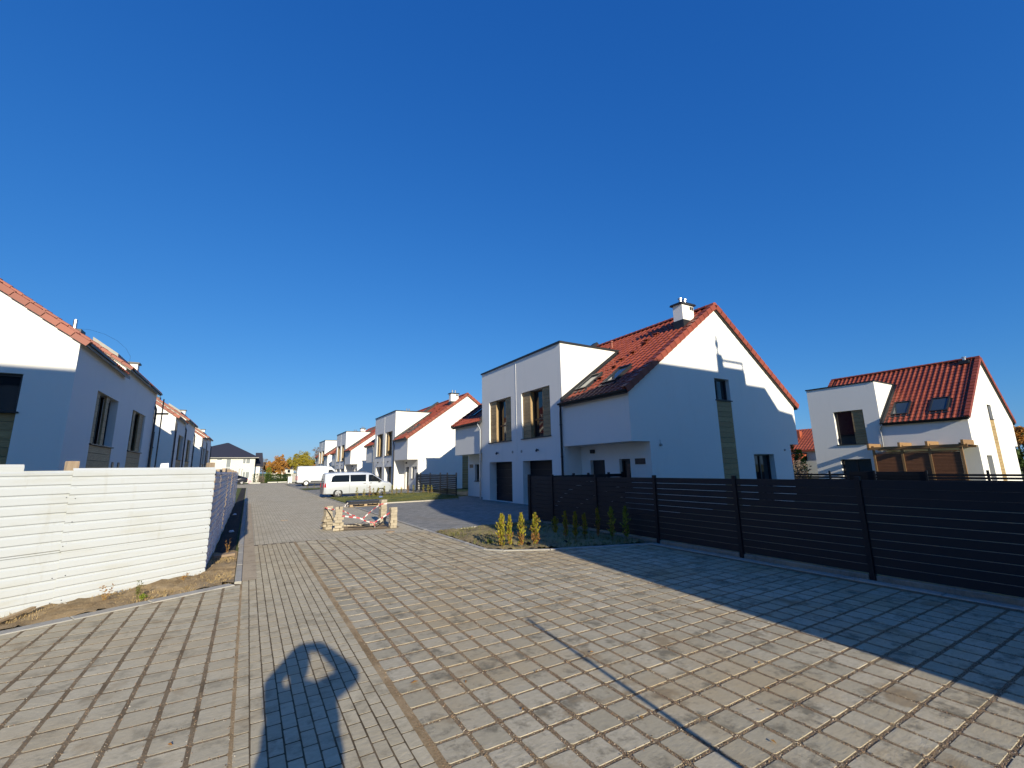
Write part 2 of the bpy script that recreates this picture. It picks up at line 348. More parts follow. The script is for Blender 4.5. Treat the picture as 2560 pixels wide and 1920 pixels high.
# ---------------------------------------------------------------- paving with real pavers
def paver_mesh(w, d, h, bev, mat, name):
    b = MB(); b.slab(-w/2, w/2, -d/2, d/2, -h, 0, bev, min(w, d)*.05+.002); o = b.build(name, mat); return o
def pave(name, cells, w, d, mat, joint_poly, bev=.0022, limit=300, jz=-.0036, tilt=.0028, dzv=.0013, jm='joint_gravel'):
    """cells: (x, y, wscale, dscale); the 300 nearest become single pieces, the rest one mesh"""
    root = sheet(name, joint_poly, jz, jm)
    pname = 'brick' if w < .15 or d < .15 else 'paver'
    cells = sorted(cells, key=lambda c: (c[0]**2+c[1]**2))
    inview = [c for c in cells if math.atan2(c[0], max(c[1], .01)) > R(-20) and c[1] > .8]
    ids = set(map(id, inview[:limit]))
    protos = [paver_mesh(w*random.uniform(.955,1), d*random.uniform(.955,1), .03, bev, mat, pname) for _ in range(8)]
    used = [False]*8; rest = MB()
    for c in cells:
        rz = random.uniform(-1, 1)*.012; dz = random.uniform(-1, 1)*dzv
        if id(c) in ids:
            k = random.randrange(8)
            if not used[k]: o = protos[k]; used[k] = True; o.parent = root; o.location = (c[0], c[1], dz); o.rotation_euler = (random.uniform(-1,1)*tilt, random.uniform(-1,1)*tilt, rz)
            else:
                o = inst(protos[k], root, (c[0], c[1], dz), rz, pname); o.rotation_euler = (random.uniform(-1,1)*tilt, random.uniform(-1,1)*tilt, rz)
        else:
            rest.cr = random.uniform(.001, 1); a, e = w/2*random.uniform(.955,1), d/2*random.uniform(.955,1); i0 = len(rest.v)
            rest.slab(-a, a, -e, e, -.03, 0, bev, min(a, e)*.1+.002)
            tx, ty = random.uniform(-1,1)*tilt, random.uniform(-1,1)*tilt
            for q in range(i0, len(rest.v)):
                X, Y, Z = rest.v[q]; xx, yy = rotz(X, Y, rz); rest.v[q] = (xx+c[0], yy+c[1], Z+dz+X*tx+Y*ty)
    for k in range(8):
        if not used[k]: bpy.data.objects.remove(protos[k])
    if rest.v: stuff(rest.build(pname+'_field', mat, root))
    return root
# right-hand parking area: square pavers with wide gravel joints
cells = []
for i in range(0, 29):
    for j in range(-6, 44):
        x = 1.305+.25*i; y = 2.195+.25*j
        if x > 8.05: continue
        if inpoly(x, y, BED) or (x > 4.6 and y > 8.9): continue
        cells.append((x, y))
pave('parking_pavement', cells, .221, .226, 'paver', [(1.14,-1.5),(8.2,-1.5),(8.2,7.5),(5.83,8.3),(4.7,8.9),(4.6,13.05),(1.14,13.05)])
# brick strip along the street
cells = []
for i in range(11):
    for j in range(-8, 62):
        y = .1*(i % 2)+.6+.2*j
        if y > 13.0: continue
        cells.append((.105+.0985*i, y))
pave('brick_path', cells, .0895, .191, 'brick', [(.05,-1.2),(1.14,-1.2),(1.14,13.05),(.05,13.05)], .001, 300, -.0012, .0012, .0003, 'joint_soil')
# left-hand parking area
cells = []
for i in range(30):
    for j in range(-4, 32):
        x = -.068-.24*i; y = 2.06+.25*j
        yl = None
        for (x0, y0), (x1, y1) in zip(LEFT_EDGE[:-1], LEFT_EDGE[1:]):
            if x0 <= x <= x1: yl = y0+(y1-y0)*(x-x0)/(x1-x0)
        if x > -.08: yl = 8.86
        if yl is None or y > yl-.13: continue
        cells.append((x, y))
pave('side_pavement', cells, .210, .231, 'side_paver', [(-9,-1.2),(.045,-1.2),(.045,8.75)]+[(x, y-.01) for x, y in LEFT_EDGE[::-1]], .0006, 300, -.0012, .0010, .0003, 'joint_dirt')

sheet('sand_joint', [(1.131,-1.2),(1.2,-1.2),(1.2,13.0),(1.131,13.0)], -.0009, 'sand')
sheet('sand_joint', [(.03,-1.2),(.064,-1.2),(.064,8.7),(.03,8.7)], -.0006, 'sand')
# loose grit lying in the joints and spilling over the paver edges
def grit(name, parent, segs, n, w, seed):
    rr = random.Random(seed); b = MB(); tot = sum(math.hypot(c-a, d-e)/(.8+.25*max(0,((a+c)/2)**2+((e+d)/2)**2)**.5) for a, e, c, d in segs)
    for a, e, c, d in segs:
        L = math.hypot(c-a, d-e); k = n*L/(.8+.25*(((a+c)/2)**2+((e+d)/2)**2)**.5)/tot; k = int(k)+(rr.random() < k % 1)
        for _ in range(k):
            t = rr.random(); o = rr.gauss(0, w*.36); x = a+(c-a)*t+(o if abs(c-a) < abs(d-e) else 0); y = e+(d-e)*t+(o if abs(c-a) >= abs(d-e) else 0)
            s = rr.uniform(.0022,.0058); z = -.004+rr.uniform(0,.0035)+(.004 if abs(o) > w*.5 else 0); q = rr.uniform(0,6.28); b.cr = rr.uniform(.01,1)
            p = [(x+math.cos(q+m*2.1)*s*rr.uniform(.7,1.3), y+math.sin(q+m*2.1)*s*rr.uniform(.7,1.3), z-.001) for m in range(3)]+[(x, y, z+s*rr.uniform(.5,1.0))]
            b.add(p, [(0,1,3),(1,2,3),(2,0,3)])
    return stuff(b.build(name, 'grain', parent))
sg = []
for i in range(0, 24):
    for j in range(-6, 26):
        x, y = 1.18+.25*i, 2.07+.25*j
        if y < .7 or math.atan2(x, y) > R(84): continue
        if not inpoly(x, y, BED): sg += [(x,y,x,y+.25),(x,y,x+.25,y)]
grit('grit', bpy.data.objects['parking_pavement'], sg, 42000, .026, 1)
sg = []
for i in range(0, 14):
    for j in range(-2, 26):
        x, y = .052-.24*i, 1.935+.25*j
        if y < 1.2 or y > 8.7+.45*x: continue
        sg += [(x,y,x,y+.25),(x,y,x-.24,y)]
grit('grit', bpy.data.objects['side_pavement'], sg, 22000, .030, 2)

# kerbs: lines of single kerb stones
def kerb(name, pts, w, h, z, mat, step=1.0):
    root = empty(name, (0,0,0), kind='structure')
    for (x0, y0), (x1, y1) in zip(pts[:-1], pts[1:]):
        L = math.hypot(x1-x0, y1-y0); n = max(1, round(L/step)); a = math.atan2(y1-y0, x1-x0)
        for k in range(n):
            b = MB(); l = L/n; b.bevbox(.004, l-.004, -w/2, w/2, -.12, 0, .008)
            o = b.build('kerb_stone', mat, root); o.location = (x0+(x1-x0)*k/n, y0+(y1-y0)*k/n, z+random.uniform(-.003,.003)); o.rotation_euler = (0,0,a)
    return root
kerb('kerb', [(x, y-.09) for x, y in LEFT_EDGE], .20, .1, .012, 'kerb', 1.0)
kerb('kerb', [(.0,8.9),(.0,12),(.0,62)], .10, .1, .015, 'kerb', 2.0)
kerb('kerb', [(4.68,62),(4.68,31.6),(4.68,25.0),(4.68,13),(4.66,9.05),(4.91,8.72),(5.80,8.21),(8.14,7.38)], .10, .1, .02, 'kerb', 1.0)
kerb('kerb', [(8.13,7.38),(8.13,-1.5)], .16, .1, .012, 'kerb', 1.0)
kerb('kerb', [(4.75,12.33),(6.4,12.65),(8.2,12.82)], .08, .1, .03, 'kerb')
kerb('kerb', [(4.75,24.90),(6.6,24.57),(10.83,24.55)], .08, .1, .05, 'kerb')
kerb('kerb', [(4.75,31.68),(6.0,32.05),(9.8,33.65)], .08, .1, .05, 'kerb')
sheet('gutter_strip', [(.055,8.95),(.27,8.95),(.27,30),(.055,30)], .006, 'sandy_kerb')

# ---------------------------------------------------------------- soil beds
def bed(name, poly, mat, h, step=.12, seed=1):
    rr = random.Random(seed); xs = [p[0] for p in poly]; ys = [p[1] for p in poly]; b = MB()
    nx = int((max(xs)-min(xs))/step)+2; ny = int((max(ys)-min(ys))/step)+2; g = {}
    for i in range(nx):
        for j in range(ny):
            g[i, j] = (min(xs)+i*step, min(ys)+j*step, h+rr.uniform(-.02,.03)+.03*math.sin(i*.31)*math.cos(j*.27))
    vs, fs, idx = [], [], {}
    for i in range(nx-1):
        for j in range(ny-1):
            if inpoly(min(xs)+(i+.5)*step, min(ys)+(j+.5)*step, poly):
                q = []
                for k in ((i,j),(i+1,j),(i+1,j+1),(i,j+1)):
                    if k not in idx: idx[k] = len(vs); vs.append(g[k])
                    q.append(idx[k])
                fs.append(q)
    b.add(vs, fs); return tag(b.build(name, mat, smooth=True), kind='structure')
bed('planting_bed', BED, 'soil_grass', .02, .07, 3)
bed('planting_bed', BED2, 'lawn', .03, .15, 4)
bed('soil_strip', [(-9.5,3.9),(-9.0,4.75)]+[(x, y+.02) for x, y in LEFT_EDGE[1:]]+[(-.06,12.2),(-.5,12.2),(-.52,10.2),(-3.2,8.4),(-9.5,4.4)], 'sand', -.0, .08, 5)
def grass(name, poly, n, hmin, hmax, mat, seed, z=.02, label=None, dens=None):
    rr = random.Random(seed); xs = [p[0] for p in poly]; ys = [p[1] for p in poly]; b = MB(); c = 0
    while c < n:
        x, y = rr.uniform(min(xs), max(xs)), rr.uniform(min(ys), max(ys))
        if not inpoly(x, y, poly): continue
        c += 1
        if dens and rr.random() > dens(x, y): continue
        for _ in range(3):
            a = rr.uniform(0, 6.28); h = rr.uniform(hmin, hmax); w = rr.uniform(.003,.007)*(1+h*4); lx, ly = rr.uniform(-.6,.6)*h, rr.uniform(-.6,.6)*h
            dx, dy = math.cos(a)*w, math.sin(a)*w; px, py = x+rr.uniform(-.02,.02), y+rr.uniform(-.02,.02); b.cr = rr.uniform(.01,1)
            b.face([(px-dx,py-dy,z-.02),(px+dx,py+dy,z-.02),(px+lx,py+ly,z+h)])
    return tag(b.build(name, mat), label, 'grass', kind='stuff')
nz = lambda x, y: .35+.65*(math.sin(x*2.3+1)*math.cos(y*1.9) > -.1)
grass('grass', BED, 2600, .02, .07, 'grass_blade', 11, .03, 'short patchy grass on the near planting bed', nz)
grass('grass', BED2, 7000, .03, .08, 'grass_blade', 12, .04, 'green grass on the bed beside the silver van', nz)
grass('grass', [(-3.2,8.4),(-2.34,7.95),(-.1,8.9),(-.1,12),(-.5,12),(-.54,10.15)], 2200, .01, .035, 'straw', 13, .0, 'dry straw bits on the sand along the white fence', lambda x, y: .6)

# ---------------------------------------------------------------- walls, windows, roofs
def wall(b, P, u, n, ubr, zlo, ztop, holes=()):
    """one wall skin: strips between the u breaks, holes (ua,ub,za,zb,depth) with reveals"""
    P = Vector(P); u = Vector(u); n = Vector(n); Z = Vector((0,0,1)); br = sorted(set(list(ubr)+[h[0] for h in holes]+[h[1] for h in holes]))
    pt = lambda a, z, d=0: P+u*a+Z*z+n*d
    for a, c in zip(br[:-1], br[1:]):
        if c-a < 1e-6: continue
        m = (a+c)/2; cuts = sorted((h[2], h[3]) for h in holes if h[0] < m < h[1]); z = zlo(m)
        for za, zb in cuts:
            if za > z+1e-6: b.face([pt(a,z), pt(c,z), pt(c,za), pt(a,za)])
            z = max(z, zb)
        b.face([pt(a,z), pt(c,z), pt(c,ztop(c)), pt(a,ztop(a))])
    for ua, ub, za, zb, d in holes:
        b.face([pt(ua,za), pt(ua,zb), pt(ua,zb,d), pt(ua,za,d)]); b.face([pt(ub,za), pt(ub,zb), pt(ub,zb,d), pt(ub,za,d)])
        b.face([pt(ua,zb), pt(ub,zb), pt(ub,zb,d), pt(ua,zb,d)]); b.face([pt(ua,za), pt(ub,za), pt(ub,za,d), pt(ua,za,d)])
def window(par, P, u, n, ua, ub, za, zb, d, frame='dark_frame', mull=(), trans=(), name='window', sill=None, glass='glass', fw=.07):
    b = MB(); b.lbox(P,u,n,ua,ua+fw,d-.05,d+.03,za,zb); b.lbox(P,u,n,ub-fw,ub,d-.05,d+.03,za,zb)
    b.lbox(P,u,n,ua+fw,ub-fw,d-.05,d+.03,za,za+fw); b.lbox(P,u,n,ua+fw,ub-fw,d-.05,d+.03,zb-fw,zb)
    for m in mull: b.lbox(P,u,n,m-.04,m+.04,d-.045,d+.03,za+fw,zb-fw)
    for t in trans: b.lbox(P,u,n,ua+fw,ub-fw,d-.047,d+.03,t-.04,t+.04)
    o = b.build(name, frame, par)
    us = [ua+fw]+sorted(mull)+[ub-fw]; zs = [za+fw]+sorted(trans)+[zb-fw]
    for a, c in zip(us[:-1], us[1:]):
        for e, g in zip(zs[:-1], zs[1:]):
            p = MB(); p.lbox(P,u,n,a,c,d-.005,d+.012,e,g); p.build('pane', glass, o)
    if sill:
        s = MB(); s.lbox(P,u,n,ua-.06 if sill > 0 else ua,ub+.06 if sill > 0 else ub,-abs(sill),d,za-.035,za); s.build('sill', 'anthracite_metal', o)
    return o
def planks(par, P, u, n, ua, ub, za, zb, d, pitch, mat, name='plank', joined=False, th=.022, vert=False):
    k = max(1, round((zb-za)/pitch)); h = (zb-za)/k; rest = MB()
    for i in range(k):
        b = rest if joined else MB(); b.cr = random.uniform(.01,1)
        j = random.uniform(0,.004); b.lbox(P,u,n,ua,ub,d-th+j,d+.04,za+i*h+.005,za+(i+1)*h-.005)
        if not joined: b.build(name, mat, par)
    if joined: stuff(rest.build('cladding', mat, par))
PROFILE = [(0,.0),(.08,.022),(.2,.045),(.32,.045),(.44,.022),(.52,.004),(.76,.0),(1.0,.0)]
def tile_geo(b, O, u, v, n, w, l, lift=.028):
    O = Vector(O); top0 = [O+u*(p*w)+n*(h+lift) for p, h in PROFILE]; top1 = [O+u*(p*w)+v*l+n*h for p, h in PROFILE]; bot = [O+u*(p*w)+n*(h*.6-.004) for p, h in PROFILE]
    N = len(PROFILE); fs = [(i,i+1,N+i+1,N+i) for i in range(N-1)]+[(2*N+i,2*N+i+1,i+1,i) for i in range(N-1)]
    b.add(top0+top1+bot, fs)
def tiles(par, O, u, v, ulen, vlen, keep, single, mat='tile', w=.30, l=.36):
    """pantile courses from the eave point O; keep(uc,vc) masks; single(uc,vc) makes the tile its own piece"""
    O = Vector(O); u = Vector(u).normalized(); v = Vector(v).normalized(); n = u.cross(v)
    if n.z < 0: n = -n
    nu = int(ulen/w); nv = math.ceil(vlen/l); rest = MB(); proto = None; cnt = 0
    for j in range(nv):
        for i in range(nu):
            uc, vc = (i+.5)*w, (j+.5)*l
            if not keep(uc, vc): continue
            o = O+u*(i*w)+v*(j*l); ll = min(l*1.13, vlen-j*l+.02)
            if single(uc, vc) and cnt < 300 and ll > l:
                cnt += 1
                if proto is None:
                    b = MB(); tile_geo(b, (0,0,0), u, v, n, w, l*1.13); proto = b.build('roof_tile', mat, par); proto.location = o
                else: inst(proto, par, o, 0, 'roof_tile')
            else:
                rest.cr = random.uniform(.001,1); tile_geo(rest, o, u, v, n, w, ll)
    if rest.v: stuff(rest.build('tile_field', mat, par))
def verge(par, y, side, EZ, S, ridge, sgn, single, W, mat='tile', w=.16, a0=0):
    """capping tiles up one gable edge; sgn +1 near slope from x=0, -1 far slope from x=W; side -1 projects to -y"""
    L = math.hypot(ridge, ridge*S); k = max(1, round(L/.36)); c, s_ = ridge/L, ridge*S/L; rest = MB()
    for i in range(k+1):
        b = MB() if single else rest; b.cr = random.uniform(.01,1)
        a = -.17+i*.36; e = a+.385
        if e > L+.02: e = L+.02
        if e-a < .1 or a*c < a0-.2: continue
        def P(t, h, yy):
            x = t*c-h*s_; z = EZ+t*s_+h*c; return ((x if sgn > 0 else W-x), yy, z)
        y0, y1 = (y-w, y+.08) if side < 0 else (y-.08, y+w)
        yo = y0 if side < 0 else y1; yi = y1 if side < 0 else y0
        yo2 = yo-side*.03
        b.hexa([P(a,.23,yo2),P(a,.23,yi),P(e,.20,yi),P(e,.20,yo2),P(a,.275,yo2),P(a,.275,yi),P(e,.245,yi),P(e,.245,yo2)])
        b.hexa([P(a,.02,yo),P(a,.02,yo2),P(e,.0,yo2),P(e,.0,yo),P(a,.276,yo),P(a,.276,yo2),P(e,.246,yo2),P(e,.246,yo)])
        if single: b.build('verge_tile', mat, par)
    if not single: stuff(rest.build('verge_tiles', mat, par))
def ridge_tiles(par, x, z, y0, y1, single, mat='tile'):
    k = round((y1-y0)/.38); rest = MB()
    for i in range(k):
        b = MB() if single else rest; b.cr = random.uniform(.01,1); a = y0+(y1-y0)*i/k; e = a+(y1-y0)/k*1.08; n = 7; vs = []
        for yy, r in ((a,.135),(e,.12)):
            for q in range(n): t = math.pi*q/(n-1); vs.append((x+math.cos(t)*r*1.15, yy, z+math.sin(t)*r-.05))
        fs = [(q,q+1,n+q+1,n+q) for q in range(n-1)]+[tuple(range(n-1,-1,-1)), tuple(range(n,2*n))]
        b.add(vs, fs)
        if single: b.build('ridge_tile', mat, par)
    if not single: stuff(rest.build('ridge_tiles', mat, par))
def skylight(par, xa, xb, ya, yb, EZ, S, mirror=None):
    n = Vector((-S,0,1)).normalized(); v = Vector((1,0,S)).normalized(); L = (xb-xa)*math.sqrt(1+S*S)
    O = Vector((xa,0,EZ+.19+S*xa)); P = lambda t, y, h: O+v*t+n*h+Vector((0,y,0))
    def bx(b, ta, tb, y0, y1, ha, hb): b.hexa([P(ta,y0,ha),P(tb,y0,ha),P(tb,y1,ha),P(ta,y1,ha),P(ta,y0,hb),P(tb,y0,hb),P(tb,y1,hb),P(ta,y1,hb)])
    b = MB(); f = .085; bx(b,0,f,ya,yb,-.1,.11); bx(b,L-f,L,ya,yb,-.1,.13); bx(b,f,L-f,ya,ya+f,-.1,.11); bx(b,f,L-f,yb-f,yb,-.1,.11)
    o = b.build('skylight', 'anthracite_metal', par); g = MB(); bx(g,f,L-f,ya+f,yb-f,.02,.075); g.build('pane', 'skylight_glass', o)
    a = MB(); bx(a,-.22,0,ya-.08,yb+.08,.02,.05); a.build('apron', 'anthracite_metal', o)
def chimney(par, x0, x1, y0, y1, zb, zt, two=True):
    b = MB(); b.box(x0,x1,y0,y1,zb,zt); c = b.build('chimney', 'stucco', par)
    k = MB(); k.hexa([(x0-.10,y0-.10,zt),(x1+.10,y0-.10,zt),(x1+.10,y1+.10,zt),(x0-.10,y1+.10,zt),(x0-.07,y0-.07,zt+.08),(x1+.07,y0-.07,zt+.08),(x1+.07,y1+.07,zt+.08),(x0-.07,y1+.07,zt+.08)]); k.build('cap', 'anthracite_metal', c)
    for i in range(2):
        v = MB(); v.box(x1-.26+i*.13,x1-.16+i*.13,y0-.012,y0+.03,zt-.22,zt-.06); v.build('vent_slot', 'interior', c)
    for xx in ((x0+.25, x0+.55) if two else (x0+.4,)):
        f = MB(); ym = (y0+y1)/2; f.cyl((xx,ym,zt+.1),(xx,ym,zt+.34),.07,.07,10); f.cyl((xx,ym,zt+.34),(xx,ym,zt+.37),.1,.1,10); f.build('flue_pipe', 'metal', c)
    a = MB(); s = .02; a.box(x0-s,x1+s,y0-s,y1+s,zb,zb+.55); a.build('flashing', 'anthracite_metal', c)

EZ, SL, HW, RZ = 4.5, .725, 11.4, 5.7      # eave height, slope, depth, ridge position
def roof_slab(par, L, b0, b1, xe, ov=.10):
    b = MB(); ends = [(-ov,b0-.002,-.18),(b0+.002,b1-.002,xe-.25)]+([(b1+.002,L+ov,-.18)] if b1 < L-.1 else [])
    if b1 >= L-.1: ends[1] = (b0+.002,L+ov,xe-.25)
    for y0, y1, xa in ends:
        p = lambda x, y, h: (x, y, EZ+SL*x+h)
        b.hexa([p(xa,y0,.0),p(RZ,y0,.0),p(RZ,y1,.0),p(xa,y1,.0),p(xa,y0,.19),p(RZ,y0,.19),p(RZ,y1,.19),p(xa,y1,.19)])
    p = lambda x, y, h: (HW-x, y, EZ+SL*x+h)
    b.hexa([p(-.18,-ov,.0),p(RZ,-ov,.0),p(RZ,L+ov,.0),p(-.18,L+ov,.0),p(-.18,-ov,.19),p(RZ,-ov,.19),p(RZ,L+ov,.19),p(-.18,L+ov,.19)])
    return b.build('roof', 'anthracite_metal', par)
def gutter(par, x, y0, y1, z):
    b = MB(); n = 7; vs = []
    for y in (y0, y1):
        for q in range(n): t = math.pi+math.pi*q/(n-1); vs.append((x+math.cos(t)*.075, y, z+math.sin(t)*.075))
    b.add(vs, [(q,q+1,n+q+1,n+q) for q in range(n-1)]+[tuple(range(n)), tuple(range(2*n-1,n-1,-1))]); b.build('gutter', 'anthracite_metal', par)
def downpipe(par, x, y, z1, z0=.02, kick=.0, mat='anthracite_metal'):
    b = MB(); b.tube([(x-.1,y+kick,z1),(x-.1,y+kick,z1-.14),(x,y,z1-.42),(x,y,z0)], .048, 10)
    o = b.build('downpipe', mat, par)
    for zz in (z1-.9, z1-2.3, z1-3.6):
        if zz > z0+.1: c = MB(); c.cyl((x,y,zz),(x,y,zz+.05),.058,.058,10); c.build('clamp', mat, o)
U, NI = (0,1,0), (1,0,0)          # street facade frame: along +y, inward +x
GU, GN = (1,0,0), (0,1,0)         # near gable frame: along +x, inward +y
GF = (0,-1,0)

def street_house(loc, label, group, detail, twin=True, full_tiles=True):
    L = 15.9 if twin else 8.78
    b0, b1 = (4.0, 11.9) if twin else (4.35, 8.78)
    BT = 7.37
    BK = HW-.78; xe = (BT-EZ-.2)/SL+.04
    h = empty('twin_house' if twin else 'detached_house', loc, 0, label, 'house', group)
    w = MB(); W = HW
    ztop = lambda x: EZ+SL*min(x, W-x)
    zlo = lambda x: 2.65 if (x < .95 or x > BK) else 0.0
    if twin: gh = [(5.22,6.26,4.5,5.45,.24),(5.22,6.26,0,4.46,.03),(7.51,9.11,0,2.18,.3)]
    else: gh = [(4.55,5.42,4.42,5.4,.2),(4.52,5.45,0,4.38,.03),(2.15,3.25,0,2.02,.3)]
    wall(w, (0,0,0), GU, GN, [0,.95,RZ,BK,W], zlo, ztop, gh)
    wall(w, (0,L,0), GU, GF, [0,.95,RZ,BK,W], zlo, ztop, [])
    cell = [(8.48,10.98),(4.92,7.42)] if twin else [(5.28,7.15)]
    holes = []
    for a, c in cell:
        holes += [(a,c,3.2 if twin else 3.03,5.55 if twin else 5.48,.36)]
        holes += [(a,c,0,2.1,.44)] if twin else [(a,c,0,1.95,.3)]
    wall(w, (0,b0,0), U, NI, [0,b1-b0], lambda y: 0, lambda y: BT, [(a-b0,c-b0,za,zb,d) for a,c,za,zb,d in holes])
    wings = [(0,b0)]+([(b1,L)] if twin else [])
    for ya, yb in wings:
        wall(w, (0,ya,0), U, NI, [0,yb-ya], lambda y: 2.65, lambda y: EZ+.05)
        mir = ya > 0
        dh = [(2.5,3.4,0,2.03,.22),(1.06,1.66,.98,2.04,.22)] if not mir else [(L-3.4-ya,L-2.5-ya,0,2.03,.22),(L-1.66-ya,L-1.06-ya,.98,2.04,.22)]
        if not twin: dh = [(1.2,3.6,0,2.1,.2)]
        wall(w, (.95,ya,0), U, NI, [0,yb-ya], lambda y: 0, lambda y: 2.65, dh)
        w.face([(0,ya,2.65),(.95,ya,2.65),(.95,yb,2.65),(0,yb,2.65)])
    for yy in ((b0, b1) if twin else (b0,)): w.face([(0,yy,0),(xe,yy,0),(xe,yy,BT),(0,yy,BT)])
    if not twin: w.face([(0,L+.003,0),(xe,L+.003,0),(xe,L+.003,BT),(0,L+.003,BT)])
    w.face([(0,b0,BT-.02),(xe+.3,b0,BT-.02),(xe+.3,b1,BT-.02),(0,b1,BT-.02)])
    w.face([(W,0,2.65),(W,L,2.65),(W,L,EZ),(W,0,EZ)]); w.face([(BK,0,0),(BK,L,0),(BK,L,2.65),(BK,0,2.65)]); w.face([(BK,0,2.65),(W,0,2.65),(W,L,2.65),(BK,L,2.65)])
    if twin: w.lbox((0,7.94,0),U,NI,-.008,.008,-.012,.01,2.12,BT)
    w.build('wall', 'stucco', h)
    # coping round the flat roof
    c = MB(); c.box(-.06,.12,b0-.06,b1+.06,BT,BT+.085); c.box(.12,xe,b0-.06,b0+.12,BT,BT+.083); c.box(.12,xe,b1-.12,b1+.06,BT,BT+.083)
    c.build('parapet_coping', 'anthracite_metal', h)
    # gable openings
    if twin:
        window(h,(0,0,0),GU,GN,5.22,6.26,4.5,5.45,.22,mull=(5.62,),sill=.05)
        window(h,(0,0,0),GU,GN,7.51,9.11,0.02,2.18,.28,mull=(8.32,),name='terrace_door')
        planks(h,(0,0,0),GU,GN,5.22,6.26,0,4.44,.02,.22,'wood_x',joined=not detail)
    else:
        window(h,(0,0,0),GU,GN,4.55,5.42,4.42,5.4,.18,sill=.05)
        window(h,(0,0,0),GU,GN,2.15,3.25,0.02,2.02,.28,name='terrace_door',mull=(2.7,))
        planks(h,(0,0,0),GU,GN,4.52,5.45,0,4.37,.02,.22,'wood_x',joined=not detail)
    # street openings
    for a, c in cell:
        if twin:
            planks(h,(0,0,0),U,NI,c-.70,c,3.2,5.55,.10,.19,'wood',joined=not detail); planks(h,(0,0,0),U,NI,a,a+.70,3.2,5.55,.10,.19,'wood',joined=not detail)
            k = MB(); k.lbox((0,0,0),U,NI,c-.72,c-.70,.085,.34,3.2,5.55); k.lbox((0,0,0),U,NI,a+.70,a+.72,.085,.34,3.2,5.55); k.build('jamb_board', 'wood', h)
            window(h,(0,0,0),U,NI,a+.72,c-.72,3.2,5.55,.34,frame='brown_frame',trans=(4.1,),sill=None,mull=())
            s = MB(); s.lbox((0,0,0),U,NI,a-.04,c+.04,-.07,.34,3.16,3.199); s.build('sill', 'anthracite_metal', h)
            g = MB(); g.lbox((0,0,0),U,NI,a,c,.47,.5,0,2.1); gd = g.build('garage_door', 'dark_frame', h)
            for i in range(5): q = MB(); q.lbox((0,0,0),U,NI,a+.01,c-.01,.44,.468,.01+i*.42,.41+i*.42); q.build('door_panel', 'anthracite', gd)
            lm = MB(); m = (a+c)/2+(.2 if a > 7 else -.2); lm.cyl((-.01,m,2.58),(-.09,m,2.60),.03,.03,8); lm.cyl((-.09,m,2.63),(-.15,m,2.52),.045,.055,10); lm.build('spot_lamp', 'dark_frame', h)
        else:
            planks(h,(0,0,0),U,NI,a,a+.74,3.03,5.48,.10,.2,'wood',joined=not detail)
            window(h,(0,0,0),U,NI,a+.74,c,3.03,5.48,.3,sill=None); s = MB(); s.lbox((0,0,0),U,NI,a-.05,c+.05,-.08,.3,2.99,3.03); s.build('sill','anthracite_metal',h)
            window(h,(0,0,0),U,NI,a,c,0.02,1.95,.28,mull=((a+c)/2,),name='terrace_door')
    if twin:
        for yv in (8.38,7.50): v = MB(); v.cyl((-.025,yv,2.58),(.01,yv,2.58),.07,.07,12); v.build('wall_vent', 'membrane', h)
    for ya, yb in wings:
        mir = ya > 0; f = (lambda y: L-y) if mir else (lambda y: y)
        P = (.95,0,0)
        if twin:
            a, c = sorted((f(2.5), f(3.4))); d = MB(); d.lbox(P,U,NI,a,c,.16,.22,0.02,2.03); dd = d.build('front_door', 'dark_frame', h); k = MB(); k.lbox(P,U,NI,a+.1,a+.14,.10,.16,.8,1.4); k.build('handle','metal',dd)
            a, c = sorted((f(1.06), f(1.66))); window(h,P,U,NI,a,c,.98,2.04,.2,sill=.05)
            a, c = sorted((f(.29), f(.79))); s = MB(); s.lbox(P,U,NI,a,c,-.025,.0,1.82,2.04); s.build('house_number_plate','dark_frame',h)
            a, c = sorted((f(3.08), f(3.3))); s = MB(); s.lbox(P,U,NI,a,c,-.09,.0,2.32,2.48); s.build('porch_lamp','dark_frame',h)
            if not mir: s = MB(); s.cyl((1.49,-.07,2.52),(1.49,0,2.52),.05,.05,10); s.tube([(1.49,-.02,2.55),(1.46,-.03,2.72)],.008,6); s.build('wall_lamp','membrane',h); s = MB(); s.cyl((10.07,-.04,2.38),(10.07,0.01,2.38),.05,.05,10); s.build('wall_socket','membrane',h)
            skl = [(1.15,1.90),(2.92,3.67)]
        else:
            window(h,P,U,NI,1.2,3.6,.02,2.1,.18,mull=(2.4,),name='terrace_door'); skl = [(.92,1.83),(2.90,3.84)]
        for s0, s1 in skl:
            a, c = sorted((f(s0), f(s1))); skylight(h,.52 if twin else .38,1.58 if twin else 1.5,a,c,EZ,SL)
        g0, g1 = (ya-.12, yb-.02) if not mir else (ya+.02, yb+.12)
        gutter(h,-.24,g0,g1,EZ+.02)
        downpipe(h,-.07,yb+.07 if not mir else ya+.12,EZ-.02,.02,-.16 if not mir else .12,'metal' if (mir or not twin) else 'anthracite_metal')
        e = MB(); sgn = -1 if not mir else 1; yy = (yb-.015 if not mir else ya+.015)
        X0 = -.1; e.hexa([(X0,yy-.02,EZ+.2+SL*X0),(xe-.1,yy-.02,EZ+.2+SL*(xe-.1)),(xe-.1,yy+.02,EZ+.2+SL*(xe-.1)),(X0,yy+.02,EZ+.2+SL*X0),(X0,yy-.02,EZ+.36+SL*X0),(xe-.1,yy-.02,EZ+.36+SL*(xe-.1)),(xe-.1,yy+.02,EZ+.36+SL*(xe-.1)),(X0,yy+.02,EZ+.36+SL*X0)]); e.build('flashing','anthracite_metal',h)
    # roof
    rf = roof_slab(h, L, b0, b1, xe)
